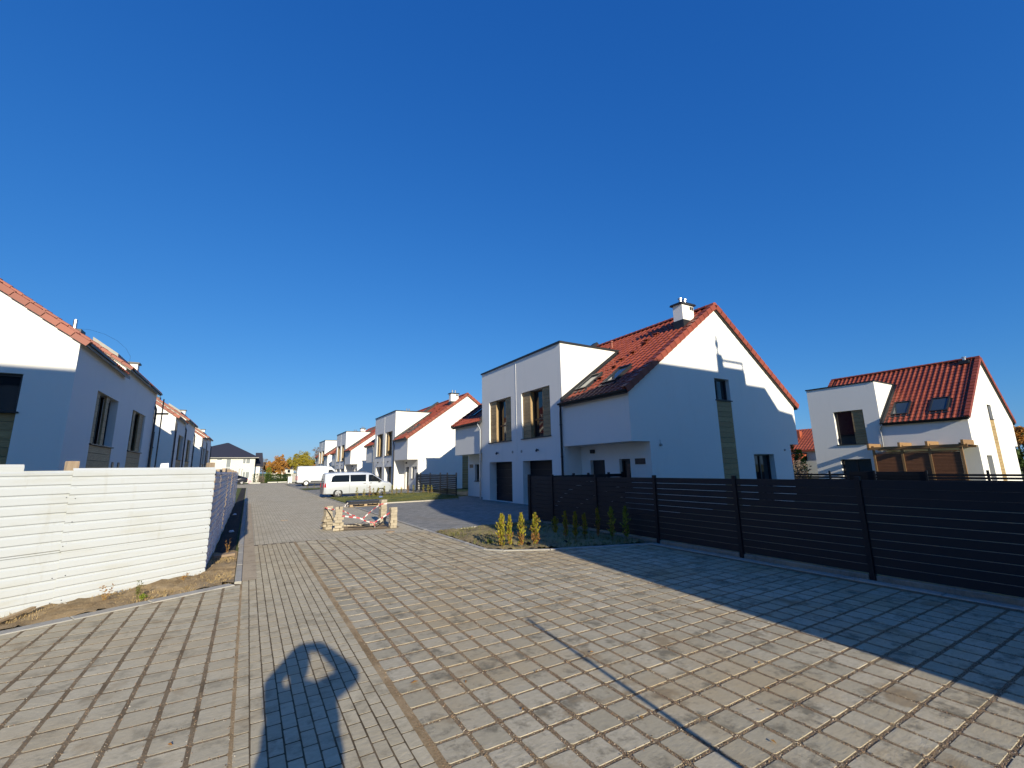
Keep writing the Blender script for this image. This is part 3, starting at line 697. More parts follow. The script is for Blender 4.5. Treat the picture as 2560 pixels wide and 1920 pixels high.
    sq = math.sqrt(1+SL*SL); v = Vector((1,0,SL)).normalized(); O = Vector((-.24,-.1,EZ+.185-.24*SL))
    chx = [(4.24,5.02,.52,1.02)]+([(4.24,5.02,L-1.02,L-.52)] if twin else [])
    sk = [(.5,1.6,a-.1,c+.1) for a, c in ([(1.15,1.9),(2.92,3.67),(L-1.9,L-1.15),(L-3.67,L-2.92)] if twin else [(.92,1.83),(2.9,3.84)])]
    def keep(uc, vc):
        y = uc-.1; x = -.24+vc/sq
        if b0-.12 < y < b1+.12 and x < xe-.15: return False
        if twin and any(a < x < c and d < y < e for a,c,d,e in chx): return False
        return not any(a+.1 < x < c-.05 and d+.12 < y < e-.12 for a,c,d,e in sk)
    ulen = L+.2
    tiles(rf, O, (0,1,0), v, ulen, (RZ+.24)*sq, keep, (lambda uc, vc: uc < b0) if detail else (lambda *a: False))
    if detail:
        o2 = Vector((HW+.24,-.1,EZ+.185-.24*SL)); tiles(rf, o2, (0,1,0), (-v.x,0,v.z), ulen, (RZ+.24)*sq, lambda uc, vc: uc < 3, lambda *a: False)
    bk = MB(); bk.hexa([(RZ,-.1,EZ+.19+SL*RZ),(HW+.2,-.1,EZ+.19-.2*SL),(HW+.2,L+.1,EZ+.19-.2*SL),(RZ,L+.1,EZ+.19+SL*RZ)]+[(RZ,-.1,EZ+.21+SL*RZ),(HW+.2,-.1,EZ+.21-.2*SL),(HW+.2,L+.1,EZ+.21-.2*SL),(RZ,L+.1,EZ+.21+SL*RZ)]); bk.build('rear_tiles','tile',rf)
    for sg in (1,-1):
        verge(rf,0,-1,EZ,SL,RZ,sg,detail,HW); verge(rf,L,1,EZ,SL,RZ,sg,False,HW,a0=(0 if (twin or sg < 0) else xe+.1))
    ridge_tiles(rf, RZ, EZ+SL*RZ+.24, -.12, L+.12, detail)
    if twin:
        for a, c, d, e in chx: chimney(h,a,c,d,e,EZ+SL*a,EZ+SL*a+1.28)
        fwl = MB()
        for s in (1,-1):
            X = (lambda x: x) if s > 0 else (lambda x: HW-x)
            p = lambda x, y, hh: (X(x), y, EZ+SL*x+hh)
            xa = 3.4
            fwl.hexa([p(xa,7.75,.1),p(RZ,7.75,.1),p(RZ,8.13,.1),p(xa,8.13,.1),p(xa,7.75,.52),p(RZ,7.75,.52),p(RZ,8.13,.52),p(xa,8.13,.52)])
        fwl.build('fire_wall','anthracite_metal',h)
        for xs, ys in ((.95,2.6),(1.75,2.5),(2.35,2.65),(2.75,2.3),(3.4,2.15),(3.75,2.35),(4.15,2.1)):
            s = MB(); z = EZ+.2+SL*xs; s.hexa([(xs,ys-.16,z+.16),(xs+.2,ys-.16,z+.17),(xs+.2,ys+.16,z+.17),(xs,ys+.16,z+.16)]+[(xs,ys-.16,z+.185),(xs+.2,ys-.16,z+.195),(xs+.2,ys+.16,z+.195),(xs,ys+.16,z+.185)])
            for q in (-.13,.13): s.tube([(xs+.02,ys+q,z+.03),(xs+.1,ys+q,z+.17)],.012,5); s.tube([(xs+.25,ys+q,z+.16),(xs+.1,ys+q,z+.17)],.012,5)
            s.build('roof_step','tile',rf)
        for yy in (5.4, 10.4): s = MB(); x = 4.6; z = EZ+.2+SL*x; s.cyl((x,yy,z-.1),(x,yy,z+.32),.07,.06,10); s.cyl((x,yy,z+.32),(x,yy,z+.38),.10,.10,10); s.build('vent_pipe','tile',rf)
    else:
        s = MB(); x = RZ-.3; z = EZ+SL*x+.2; s.box(x-.25,x+.25,.35,.85,z-.1,z+.14); s.build('roof_hatch','anthracite_metal',rf); s = MB(); s.cyl((x,.6,z),(x,.6,z+.36),.09,.09,10); s.cyl((x,.6,z+.36),(x,.6,z+.4),.13,.13,10); s.build('flue_pipe','metal',rf)
    return h
G = 'white twin houses along the right side of the street'
street_house((11.8,11.4,0), 'nearest white twin house with red tiled roof and garages, behind the dark slat fence', G, True)
street_house((11.8,37.7,0), 'second white twin house from the camera, with the silver van parked at its front', G, False)
street_house((11.8,62.9,0), 'third white twin house from the camera, beside the plain white cargo van', G, False)
street_house((11.8,83.5,0), 'farthest white twin house, last of the row at the end of the street', G, False)
EZ, SL, HW, RZ = 4.35, .84, 9.86, 4.93
street_house((37.8,8.65,0), 'white house with red roof and wooden slatted pergola at the right edge', None, True, twin=False)
EZ, SL, HW, RZ = 4.5, .725, 11.4, 5.7

# ---------------------------------------------------------------- left row: houses still being finished
def left_house(loc, label, L, detail):
    """local: street facade at x=0 facing +x, house towards -x, near gable at y=0"""
    h = empty('terrace_house', loc, 0, label, 'house', 'unfinished white houses along the left side of the street')
    EV, S, W = 5.6, .715, 11.0; w = MB(); half = L*.44; N2 = (-1,0,0)
    up2 = .36
    zt = lambda a: EV+S*min(a, W-a)
    gh = [(1.03,3.2,1.35,4.56,.18)]
    wall(w, (0,0,0), (-1,0,0), (0,1,0), [0,W/2,W], lambda a: 0, zt, gh)
    fh = []
    for a, c in ((2.35,5.1),(7.6,10.3)): fh += [(a,c,2.8,4.56,.30),(a,c,0,2.78,.05)]
    wall(w, (0,0,0), (0,1,0), N2, [0,half], lambda y: 0, lambda y: EV+.02, [q for q in fh if q[1] < half])
    wall(w, (0,0,0), (0,1,0), N2, [half,L], lambda y: 0, lambda y: EV+up2+.02, [q for q in fh if q[1] > half])
    wall(w, (0,half,0), (-1,0,0), (0,1,0), [0,W/2,W], lambda a: EV-.3, lambda a: zt(a)+up2)
    wall(w, (0,L,0), (-1,0,0), (0,-1,0), [0,W/2,W], lambda a: 0, lambda a: zt(a)+up2)
    wall(w, (-W,0,0), (0,1,0), (1,0,0), [0,L], lambda y: 0, lambda y: EV)
    w.build('wall', 'stucco', h)
    # gable window with cladding under it
    window(h,(0,0,0),(-1,0,0),(0,1,0),1.03,3.2,3.5,4.56,.16,trans=(),glass='glass')
    planks(h,(0,0,0),(-1,0,0),(0,1,0),1.03,3.2,1.6,3.48,.10,.24,'wood_x',joined=not detail)
    k = MB(); k.lbox((0,0,0),(-1,0,0),(0,1,0),.98,3.25,-.05,.12,3.47,3.51); k.build('sill','anthracite_metal',h)
    # street windows: narrow glazing between wooden panels, cladding below
    for i, (a, c) in enumerate(((2.35,5.1),(7.6,10.3))):
        for p, q in ((a,a+.62),(a+1.45,a+1.80)) if i == 0 else ((a+.55,a+.95),(c-.85,c)):
            planks(h,(0,0,0),(0,1,0),N2,p,q,2.8,4.56,.09,.22,'wood',joined=not detail)
        for p, q in ((a+.62,a+1.45),(a+1.80,c)) if i == 0 else ((a,a+.55),(a+.95,c-.85)):
            window(h,(0,0,0),(0,1,0),N2,p,q,2.8,4.56,.28)
        planks(h,(0,0,0),(0,1,0),N2,a,c,.02,2.76,.03,.24,'wood',joined=not detail)
        k = MB(); k.lbox((0,0,0),(0,1,0),N2,a-.05,c+.05,-.06,.28,2.765,2.798); k.build('sill','anthracite_metal',h)
    for y in (5.4,6.3): v = MB(); v.box(-.02,.03,y,y+.22,2.02,2.26); v.build('wall_vent','dark_frame',h)
    # two roof halves, the far one a step higher
    r = MB()
    for y0, y1, dz in ((-.12,half,0),(half-.1,L+.12,up2)):
        for sg in (1,-1):
            X = (lambda a: -a) if sg > 0 else (lambda a: a-W)
            p = lambda a, y, hh: (X(a), y, EV+dz+S*a+hh)
            r.hexa([p(-.16,y0,.02),p(W/2,y0,.02),p(W/2,y1,.02),p(-.16,y1,.02),p(-.16,y0,.14),p(W/2,y0,.14),p(W/2,y1,.14),p(-.16,y1,.14)])
    rf = r.build('roof','membrane',h)
    v = Vector((-1,0,S)).normalized(); sq = math.sqrt(1+S*S)
    for y0, y1, dz in ((0,half-.1,0),(half,L,up2)):
        tiles(rf,(.2,y0,EV+dz+.14-.2*S),(0,1,0),v,y1-y0,(W/2)*sq,lambda uc, vc: True,lambda *a: False)
        k = round(W/2*sq/.42); rest = MB(); dl = .0 if dz == 0 else .06
        for i in range(k):
            b = MB() if detail else rest; b.cr = random.uniform(.01,1); ta, tb = -.2+i*.42, -.2+(i+1)*.42+.02; cs, sn = 1/sq, S/sq
            P = lambda t, hh, yy: (-(t*cs-hh*sn), yy, EV+dz+t*sn+hh*cs)
            b.hexa([P(ta,dl,y0-.16),P(tb,dl-.02,y0-.16),P(tb,dl-.02,y0-.12),P(ta,dl,y0-.12),P(ta,.16,y0-.16),P(tb,.14,y0-.16),P(tb,.14,y0-.12),P(ta,.16,y0-.12)])
            b.hexa([P(ta,.13,y0-.12),P(tb,.11,y0-.12),P(tb,.11,y0+.1),P(ta,.13,y0+.1),P(ta,.165,y0-.12),P(tb,.145,y0-.12),P(tb,.145,y0+.1),P(ta,.165,y0+.1)])
            if detail: b.build('verge_tile','tile',rf)
        if not detail: stuff(rest.build('verge_tiles','tile',rf))
    for y0, y1, z in ((-.1,half*.55,EV),(half*1.05,L*.72,EV+up2),(L*.78,L+.1,EV+up2)):
        g = MB(); g.box(.12,.22,y0,y1,z-.03,z); g.box(.21,.22,y0,y1,z,z+.05); g.box(.12,.13,y0,y1,z,z+.05); g.build('gutter','anthracite_metal',h)
    d = MB(); a0, a1 = .50, 1.35; z0 = EV+up2+S*a0
    d.hexa([(-a0,half+.9,z0),(-a1,half+.9,z0+S*(a1-a0)),(-a1,L-1.2,z0+S*(a1-a0)),(-a0,L-1.2,z0)]+[(-a0,half+.9,z0+.40),(-a1,half+.9,z0+.40+S*(a1-a0)),(-a1,L-1.2,z0+.40+S*(a1-a0)),(-a0,L-1.2,z0+.40)]); d.build('roof_dormer','membrane',h)
    c = MB(); c.box(-1.15,-.75,L-1.1,L-.7,EV+.5,EV+up2+1.35); ch = c.build('chimney','stucco',h); c = MB(); c.box(-1.21,-.69,L-1.16,L-.64,EV+up2+1.35,EV+up2+1.43); c.build('cap','anthracite_metal',ch)
    zr = EV+up2+S*2.46; f = MB(); f.box(-2.7,-2.2,half+2.6,half+3.2,zr-.2,zr+.30); f.build('roof_hatch','anthracite_metal',rf); f = MB(); f.cyl((-2.46,half+2.75,zr+.2),(-2.46,half+2.75,zr+.72),.07,.07,10); f.build('flue_pipe','metal',rf)
    downpipe(h,.07,L-.12,EV-.05,.02,0,'dark_frame')
    if not detail: downpipe(h,.07,.15,EV-.05,.02,0,'dark_frame'); downpipe(h,.07,half+.1,EV-.05,.02,0,'dark_frame')
    else:
        k = MB(); k.tube([(.35,L-.2,.0),(.35,L-.2,5.7)],.03,8); k.tube([(.05,L-.2,4.9),(.62,L-.2,4.92)],.05,6); k.build('scaffold_pole','dark_frame',h)
        k = MB(); k.tube([(-1.35-.75*math.cos(t*.42)+.1*t*.1,half+1.6-1.5*math.cos(t*.42),EV+1.35+.75*math.sin(t*.42)) for t in range(0,11)],.004,5); k.build('loose_cable','black_rubber',h)
    return h
left_house((-4.54,17.0,0), 'nearest white unfinished house behind the white sheet fence, gable half in shadow', 12.4, True)
left_house((-4.54,37.1,0), 'second white unfinished house on the left, beyond the fenced lot', 12.2, False)
left_house((-4.54,57.3,0), 'farthest white unfinished house on the left, before the dark roofed house', 12.6, False)

# ---------------------------------------------------------------- houses at the end of the street
def hip_house():
    h = empty('end_house', (0,0,0), 0, 'cream two storey house with dark hipped roof at the end of the street', 'house')
    w = MB(); X0, X1, Y0, Y1, Z = -12.0, .88, 92, 104, 4.45
    rects = [(7.1,7.92,3.9,4.2),(8.49,9.27,1.9,4.2),(10.96,12.18,3.28,4.2),(11.1,12.2,.75,1.95),(4.2,5.6,3.1,4.2)]
    wall(w,(X0,Y0,0),(1,0,0),(0,1,0),[0,X1-X0],lambda a: 0,lambda a: Z,[(a,c,e,g,.12) for a,c,e,g in rects])
    w.face([(X1,Y0,0),(X1,Y1,0),(X1,Y1,Z),(X1,Y0,Z)]); w.face([(X0,Y0,0),(X0,Y1,0),(X0,Y1,Z),(X0,Y0,Z)]); w.build('wall','stucco_cream',h)
    for i, (a,c,e,g) in enumerate(rects): window(h,(X0,Y0,0),(1,0,0),(0,1,0),a,c,e,g,.1,frame='white_frame',mull=((a+c)/2-.1,) if i in (2,3) else (),glass='pale_glass')
    b = MB(); o = .55; A = [(X0-o,Y0-o,Z),(X1+o,Y0-o,Z),(X1+o,Y1+o,Z),(X0-o,Y1+o,Z)]; p, q = (-3.6,Y0+6.0,7.32), (-3.9,Y0+6.0,7.32)
    b.face([A[0],A[1],p,q]); b.face([A[1],A[2],p]); b.face([A[2],A[3],q,p]); b.face([A[3],A[0],q]); b.build('roof','slate',h)
    e = MB(); e.box(X0-o,X1+o,Y0-o,Y1+o,Z-.12,Z-.01); e.build('eaves','membrane',h)
    b = MB(); b.hexa([(X1+.05,Y0+2,2.9),(2.3,Y0+2,2.9),(2.3,Y0+9,2.9),(X1+.05,Y0+9,2.9),(X1+.05,Y0+5,5.45),(2.05,Y0+5,5.45),(2.05,Y0+6,5.45),(X1+.05,Y0+6,5.45)]); b.build('porch_roof','slate',h)
    b = MB(); b.box(1.0,1.75,Y0+2.2,Y0+2.5,0,2.9); b.build('porch_wall','stucco',h)
    b = MB(); b.box(8.3+X0,9.5+X0,Y0-.9,Y0-.0,1.75,1.87); b.build('balcony_slab','membrane',h)
    b = MB()
    for i in range(8): b.tube([(X0+8.3+i*.17,Y0-.88,1.87),(X0+8.3+i*.17,Y0-.88,2.75)],.012,4)
    b.tube([(X0+8.3,Y0-.88,2.75),(X0+9.5,Y0-.88,2.75)],.02,4); b.build('balcony_railing','metal',h)
hip_house()
def bungalow(loc, label, L, D, ez, rz, roofmat, wallmat, rotq=0, wins=()):
    h = empty('bungalow', loc, rotq, label, 'house'); w = MB()
    wall(w,(0,0,0),(1,0,0),(0,1,0),[0,L],lambda a: 0,lambda a: ez,[(a,c,e,g,.1) for a,c,e,g in wins])
    for x in (0, L): w.face([(x,0,0),(x,D,0),(x,D,ez),(x,D/2,rz),(x,0,ez)])
    w.face([(0,D,0),(L,D,0),(L,D,ez),(0,D,ez)]); w.build('wall',wallmat,h)
    for a,c,e,g in wins: window(h,(0,0,0),(1,0,0),(0,1,0),a,c,e,g,.08,frame='white_frame')
    b = MB(); s = (rz-ez)/(D/2)
    for y0, y1 in ((-.4,D/2),(D+.4,D/2)):
        z0, z1 = ez-.4*s, rz
        b.hexa([(-.3,y0,z0),(L+.3,y0,z0),(L+.3,y1,z1),(-.3,y1,z1),(-.3,y0,z0+.15),(L+.3,y0,z0+.15),(L+.3,y1,z1+.15),(-.3,y1,z1+.15)])
    rf = b.build('roof',roofmat,h)
    return h, rf, s
bungalow((4.2,115,0),'low pale bungalow with grey roof seen over the hedge',4.2,5,2.2,3.0,'membrane','stucco_cream',0,[(.6,1.4,1.4,2.0)])
bungalow((6.9,112,0),'small pale cottage with dark roof seen over the hedge',1.9,4,2.6,3.5,'slate','stucco_cream',0,[(.6,1.3,1.5,2.3)])
# red roofed house in the gap between the two right-hand houses
def red_house():
    h, rf, s = bungalow((56,35,0),'distant house with bright orange-red tiled roof in the gap between the white houses',16,8,3.3,5.75,'tile_far','stucco_cream',R(-90),[(5.4,6.2,1.9,3.0),(7.4,8.3,1.9,3.0)])
    q = math.hypot(4.4, 4.4*s); v = Vector((0,1,s)).normalized()
    tiles(rf,(-.3,-.4,3.3-.4*s+.16),(1,0,0),v,16.6,q,lambda uc, vc: True,lambda *a: False,'tile_far',.34,.4)
    c = MB(); c.box(6.1,6.8,2.0,2.6,4,5.6); c.build('chimney','tile_far',h)
    p = MB(); p.hexa([(4.5,-3.2,1.55),(8.3,-3.2,1.55),(8.3,-.1,2.65),(4.5,-.1,2.65),(4.5,-3.2,1.7),(8.3,-3.2,1.7),(8.3,-.1,2.8),(4.5,-.1,2.8)]); pr = p.build('porch_roof','tile_far',h)
    tiles(pr,(4.5,-3.2,1.71),(1,0,0),Vector((0,3.1,1.1)),3.8,3.2,lambda *a: True,lambda *a: False,'tile_far',.34,.4)
red_house()

# ---------------------------------------------------------------- buildings behind the camera that cast the long shadows
def shade_house():
    h = empty('apartment_house', (4.4,-4.0,0), 0, 'tall house behind the camera whose shadow covers the right side', 'house'); D = 10
    prof = [(0,0),(0,6.2),(-.02,6.9),(.42,8.4),(4.15,11.95),(5.3,10.75),(11.15,10.78),(11.15,10.7),(13.05,10.42),(13.05,10.36),(14.63,10.33),(15.6,9.3),(16.8,9.15),(16.8,0)]
    b = MB(); n = len(prof); vs = [(x,0,z) for x, z in prof]+[(x,-D,z) for x, z in prof]
    b.add(vs,[tuple(range(n-1,-1,-1)), tuple(range(n,2*n))]+[(i,(i+1)%n,n+(i+1)%n,n+i) for i in range(n)]); b.build('wall','stucco',h)
    c = MB(); c.box(11.1,11.5,-.6,-.1,10.5,11.62); c.tube([(11.22,-.3,11.6),(11.2,-.3,12.5)],.05,8); c.cyl((11.2,-.3,12.0),(11.2,-.3,12.25),.12,.12,10); c.build('chimney','stucco',h)
    t = MB(); t.box(11.3,13.05,-.8,-.1,10.5,11.08); t.build('roof_box','stucco',h)
    r = MB(); r.box(11.3,13.05,-.16,-.1,11.30,11.42); r.tube([(11.4,-.13,11.0),(11.4,-.13,11.35)],.05,6); r.tube([(13.0,-.13,11.0),(13.0,-.13,11.35)],.04,6); r.build('railing','metal',h)
    for x in (2.5,6.5,10.5,14):
        for z in (1.0,4.0): window(h,(0,0,0),(1,0,0),(0,-1,0),x,x+1.3,z,z+1.4,-.03)
shade_house()
def left_shade_house():
    h = empty('apartment_house', (-24,-13,0), 0, 'tall flat roofed building behind the camera on the left', 'house')
    b = MB(); b.box(0,18.4,0,11,0,10.9); b.build('wall','stucco',h); c = MB(); c.box(-.05,18.45,-.05,11.05,10.9,10.96); c.build('parapet_coping','anthracite_metal',h)
    for x in (3,7,11,15):
        for z in (1,4,7): window(h,(0,11,0),(1,0,0),(0,-1,0),x,x+1.3,z,z+1.4,-.03)
left_shade_house()
def marker_pole():
    h = empty('marker_pole', (2.35,-.71,0), 0, 'thin steel stake just behind the camera casting a line of shadow', 'pole')
    b = MB(); b.cyl((0,0,0),(0,0,1.78),.026,.020,10); b.build('shaft','metal',h); b = MB(); b.cyl((0,0,0),(0,0,.05),.09,.09,12); b.build('base_plate','metal',h)
marker_pole()

# ---------------------------------------------------------------- dark slat fences
def slat_fence(name, pts, label, z0, h, slat, gap, group=None, base=True, post_h=.06, single=True, tilt=.0, skip=()):
    """posts at pts; horizontal slats between them; each slat and post its own piece"""
    root = empty(name, (*pts[0],0), 0, label, 'fence', group); ox, oy = pts[0]; joined = MB(); sl = {}
    for i, (x, y) in enumerate(pts):
        b = MB(); b.box(-.035,.035,-.035,.035,0,z0+h+post_h); p = b.build('post','anthracite',root); p.location = (x-ox,y-oy,0)
    for i, ((x0, y0), (x1, y1)) in enumerate(zip(pts[:-1], pts[1:])):
        L = math.hypot(x1-x0,y1-y0); a = math.atan2(y1-y0,x1-x0); n = int((h+gap)/(slat+gap)); key = round(L,2)
        if base:
            b = MB(); b.bevbox(.05,L-.05,-.028,.028,-.05,z0-.03,.006); o = b.build('base_panel','base_concrete',root); o.location = (x0-ox,y0-oy,random.uniform(-.008,.004)); o.rotation_euler = (0,0,a)
        for k in range(n):
            zz = z0+k*(slat+gap)
            if key not in sl:
                b = MB(); t = tilt; b.hexa([(.036,-.010-t,0),(L-.036,-.010-t,0),(L-.036,.010-t,0),(.036,.010-t,0),(.036,-.010+t,slat),(L-.036,-.010+t,slat),(L-.036,.010+t,slat),(.036,.010+t,slat)])
                sl[key] = o = b.build('slat','anthracite',root)
            else: o = inst(sl[key],root,(0,0,0),0,'slat')
            o.location = (x0-ox,y0-oy,zz); o.rotation_euler = (0,0,a)
    return root
FX = 8.30
fy = [12.80,11.50,9.45,7.38,5.36,3.28,1.20,-.90]
slat_fence('slat_fence',[(FX,y) for y in fy],'long dark slat fence with concrete base beside the parking pavers',.10,1.39,.1175,.0088,None,True,.05,True,.006)
slat_fence('slat_fence',[(FX,12.86),(10.25,12.86),(10.95,12.86),(11.96,12.86),(12.7,12.86)],'short dark slat fence with gate between the near fence and the porch',.06,1.42,.115,.015,None,False,.06)
slat_fence('slat_fence',[(11.95,27.45),(11.95,29.0),(11.95,30.3),(11.95,32.4),(11.95,34.6),(11.95,35.6),(12.7,37.5)],'dark slat fence between the first and second twin house',.12,1.36,.10,.03,None,True,.04)
slat_fence('slat_fence',[(24.4,y) for y in (16.2,14.4,12.6,10.75,8.95,7.15,5.35,3.5,1.7)],'dark garden fence with open slats in front of the pergola house',.05,1.27,.085,.035,None,False,.04)
b = MB(); b.box(24.42,24.46,12.65,16.2,.05,1.32)
for y0, y1 in ((7.2,8.9),(9.0,9.95)): b.box(24.43,24.45,y0,y1,.05,1.32)
tag(b.build('privacy_screen','anthracite'),'solid dark screen panels fixed behind the open garden fence','screen')
b = MB(); b.box(23.05,24.4,16.2,16.25,0,1.32); tag(b.build('screen_wall','anthracite'),'dark solid panel closing the gap between the two houses','screen')

# ---------------------------------------------------------------- white corrugated sheet fence
def sheet_panel(par, P, u, ua, ub, za, zb, mat, pitch=.125, off=0.0, name='sheet_panel', wob=0.0, seed=0):
    """horizontally ribbed sheet: flat pans with narrow grooves, real relief"""
    rr = random.Random(seed); P = Vector((*P,0)); u = Vector((u[0],u[1],0)); n = Vector((-u.y,u.x,0)); b = MB(); prof = []
    z = za
    while z < zb-1e-4:
        e = min(z+pitch, zb); prof += [(z,0),(z+.016,.020),(e-.034,.022),(e-.014,.0)]; z = e
    prof.append((zb,0)); prof = [(a, d) for a, d in prof if a <= zb+1e-6]
    m = max(2, int((ub-ua)/.35)+1); vs = []
    for i in range(m):
        t = ua+(ub-ua)*i/(m-1)
        for z, d in prof: vs.append(P+u*t-n*(d+off+wob*math.sin(t*2.1+z*3+seed))+Vector((0,0,z+wob*.6*math.sin(t*1.3+seed))))
    k = len(prof); fs = [(i*k+j,(i+1)*k+j,(i+1)*k+j+1,i*k+j+1) for i in range(m-1) for j in range(k-1)]
    b.add(vs, fs); o = b.build(name, mat, par)
    if mat == 'white_sheet':
        s = MB()
        for t in (ua+.05, ub-.05):
            for z in [za+.08+.33*q for q in range(int((zb-za)/.33))]:
                c = P+u*(t+rr.uniform(-.04,.04))+Vector((0,0,z)); s.cyl(c-n*(off+.008), c-n*(off+.026), .0065, .0065, 6)
        s.build('screws','dark_frame',o)
    return o
wf = empty('sheet_fence', (0,0,0), 0, 'white ribbed metal sheet fence round the building lot on the left', 'fence')
CX, CY = -.55, 10.10; fl = math.hypot(2.08,1.42); fu = (2.08/fl, 1.42/fl)
sheet_panel(wf,(CX,CY),fu,-2.04,.0,.70,1.88,'white_sheet',.131,.012,seed=1)
sheet_panel(wf,(CX,CY),fu,-2.02,.01,-.04,.72,'white_sheet',.126,.0,seed=2)
sheet_panel(wf,(CX,CY),fu,-4.1,-1.98,.72,1.845,'white_sheet',.131,.0,seed=3)
sheet_panel(wf,(CX,CY),fu,-4.1,-1.99,-.05,.735,'white_sheet',.126,-.012,seed=4)
sheet_panel(wf,(CX,CY),fu,-4.6,-2.545,1.70,1.935,'white_sheet',.117,-.026,seed=5)
sheet_panel(wf,(CX,CY),fu,-8.2,-4.08,.72,1.86,'white_sheet',.131,.012,seed=6)
sheet_panel(wf,(CX,CY),fu,-8.2,-4.08,-.05,.735,'white_sheet',.126,.0,seed=7)
for i in range(11):
    t0 = i*2.0+.0; zt = 1.80+random.uniform(-.02,.02)
    sheet_panel(wf,(CX+.0,CY+.01),(0,1),t0,t0+2.03,.66,zt,'dirty_sheet',.131,.006+(i%2)*.012,seed=20+i,wob=.008)
    sheet_panel(wf,(CX+.0,CY+.01),(0,1),t0,t0+2.03,-.03,.69,'dirty_sheet',.126,-.012+(i%2)*.006,seed=40+i,wob=.010)
n_ = Vector((-fu[1],fu[0]))
def fpost(x, y, h, w=.13):
    b = MB(); b.bevbox(-w/2,w/2,-.05,.05,-.05,h,.006); o = b.build('wooden_post','wood_post',wf); o.location = (x,y,0); o.rotation_euler = (0,0,math.atan2(fu[1],fu[0]))
for t, h in ((-2.03,1.985),(-4.1,1.80),(-6.1,1.80)): fpost(CX+fu[0]*t+n_.x*.07,CY+fu[1]*t+n_.y*.07,h)
fpost(CX-.08,CY+.10,1.97,.10)
for i in range(1,11): fpost(CX-.08,CY+i*2.0,random.uniform(1.80,1.95),.09)
b = MB()
for y, z in ((10.6,1.83),(12.2,1.86),(13.0,1.82),(15.1,1.9)): b.box(CX-.09,CX-.02,y,y+random.uniform(.4,1.3),z-.1,z)
b.build('cap_board','wood_post',wf)
b = MB(); b.hexa([(0,0,0),(.16,0,0),(.16,.1,0),(0,.1,0),(.02,0,.16),(.15,0,.17),(.15,.1,.17),(.02,.1,.16)]); o = b.build('foam_block','foam'); o.location = (-1.62,11.8,1.83); tag(o,'white foam offcut showing above the sheet fence','foam block')
b = MB(); b.box(-.1,.26,-.06,.06,0,1.83); o = b.build('support_post','wood_post'); o.location = (-1.6,11.86,0); tag(o,'wooden post behind the sheet fence carrying the foam offcut','post')

# ---------------------------------------------------------------- pergola
pg = empty('pergola', (36.2,8.80,0), 0, 'wooden pergola with slatted screens beside the pergola house', 'pergola')
for y in (0.02,1.45,2.80,4.3):
    b = MB(); b.box(-.06,.06,y-.06,y+.06,0,2.78); b.build('post','pergola_wood',pg)
for y in (-.15,1.45,2.8,4.45): b = MB(); b.box(-.35,1.58,y-.06,y+.06,2.66,2.94); b.build('cross_beam','pergola_wood',pg)
b = MB(); b.box(-.12,-.065,-.3,4.6,2.52,2.70); b.build('front_beam','pergola_wood',pg)
b = MB(); b.box(1.45,1.52,-.3,4.6,2.50,2.652); b.build('rear_beam','pergola_wood',pg)
for y0, y1 in ((.1,1.38),(1.52,2.73),(2.87,4.23)):
    sc = MB(); sc.box(-.05,.04,y0,y1,2.28,2.34); sc.box(-.05,.04,y0,y1,.2,.26); s_ = sc.build('screen','pergola_slat',pg)
    for k in range(22):
        q = MB(); z = .28+k*.09; q.hexa([(-.028,y0,z),(-.010,y0,z),(-.010,y1,z),(-.028,y1,z),(.002,y0,z+.094),(.020,y0,z+.094),(.020,y1,z+.094),(.002,y1,z+.094)]); q.build('slat','pergola_slat',s_)

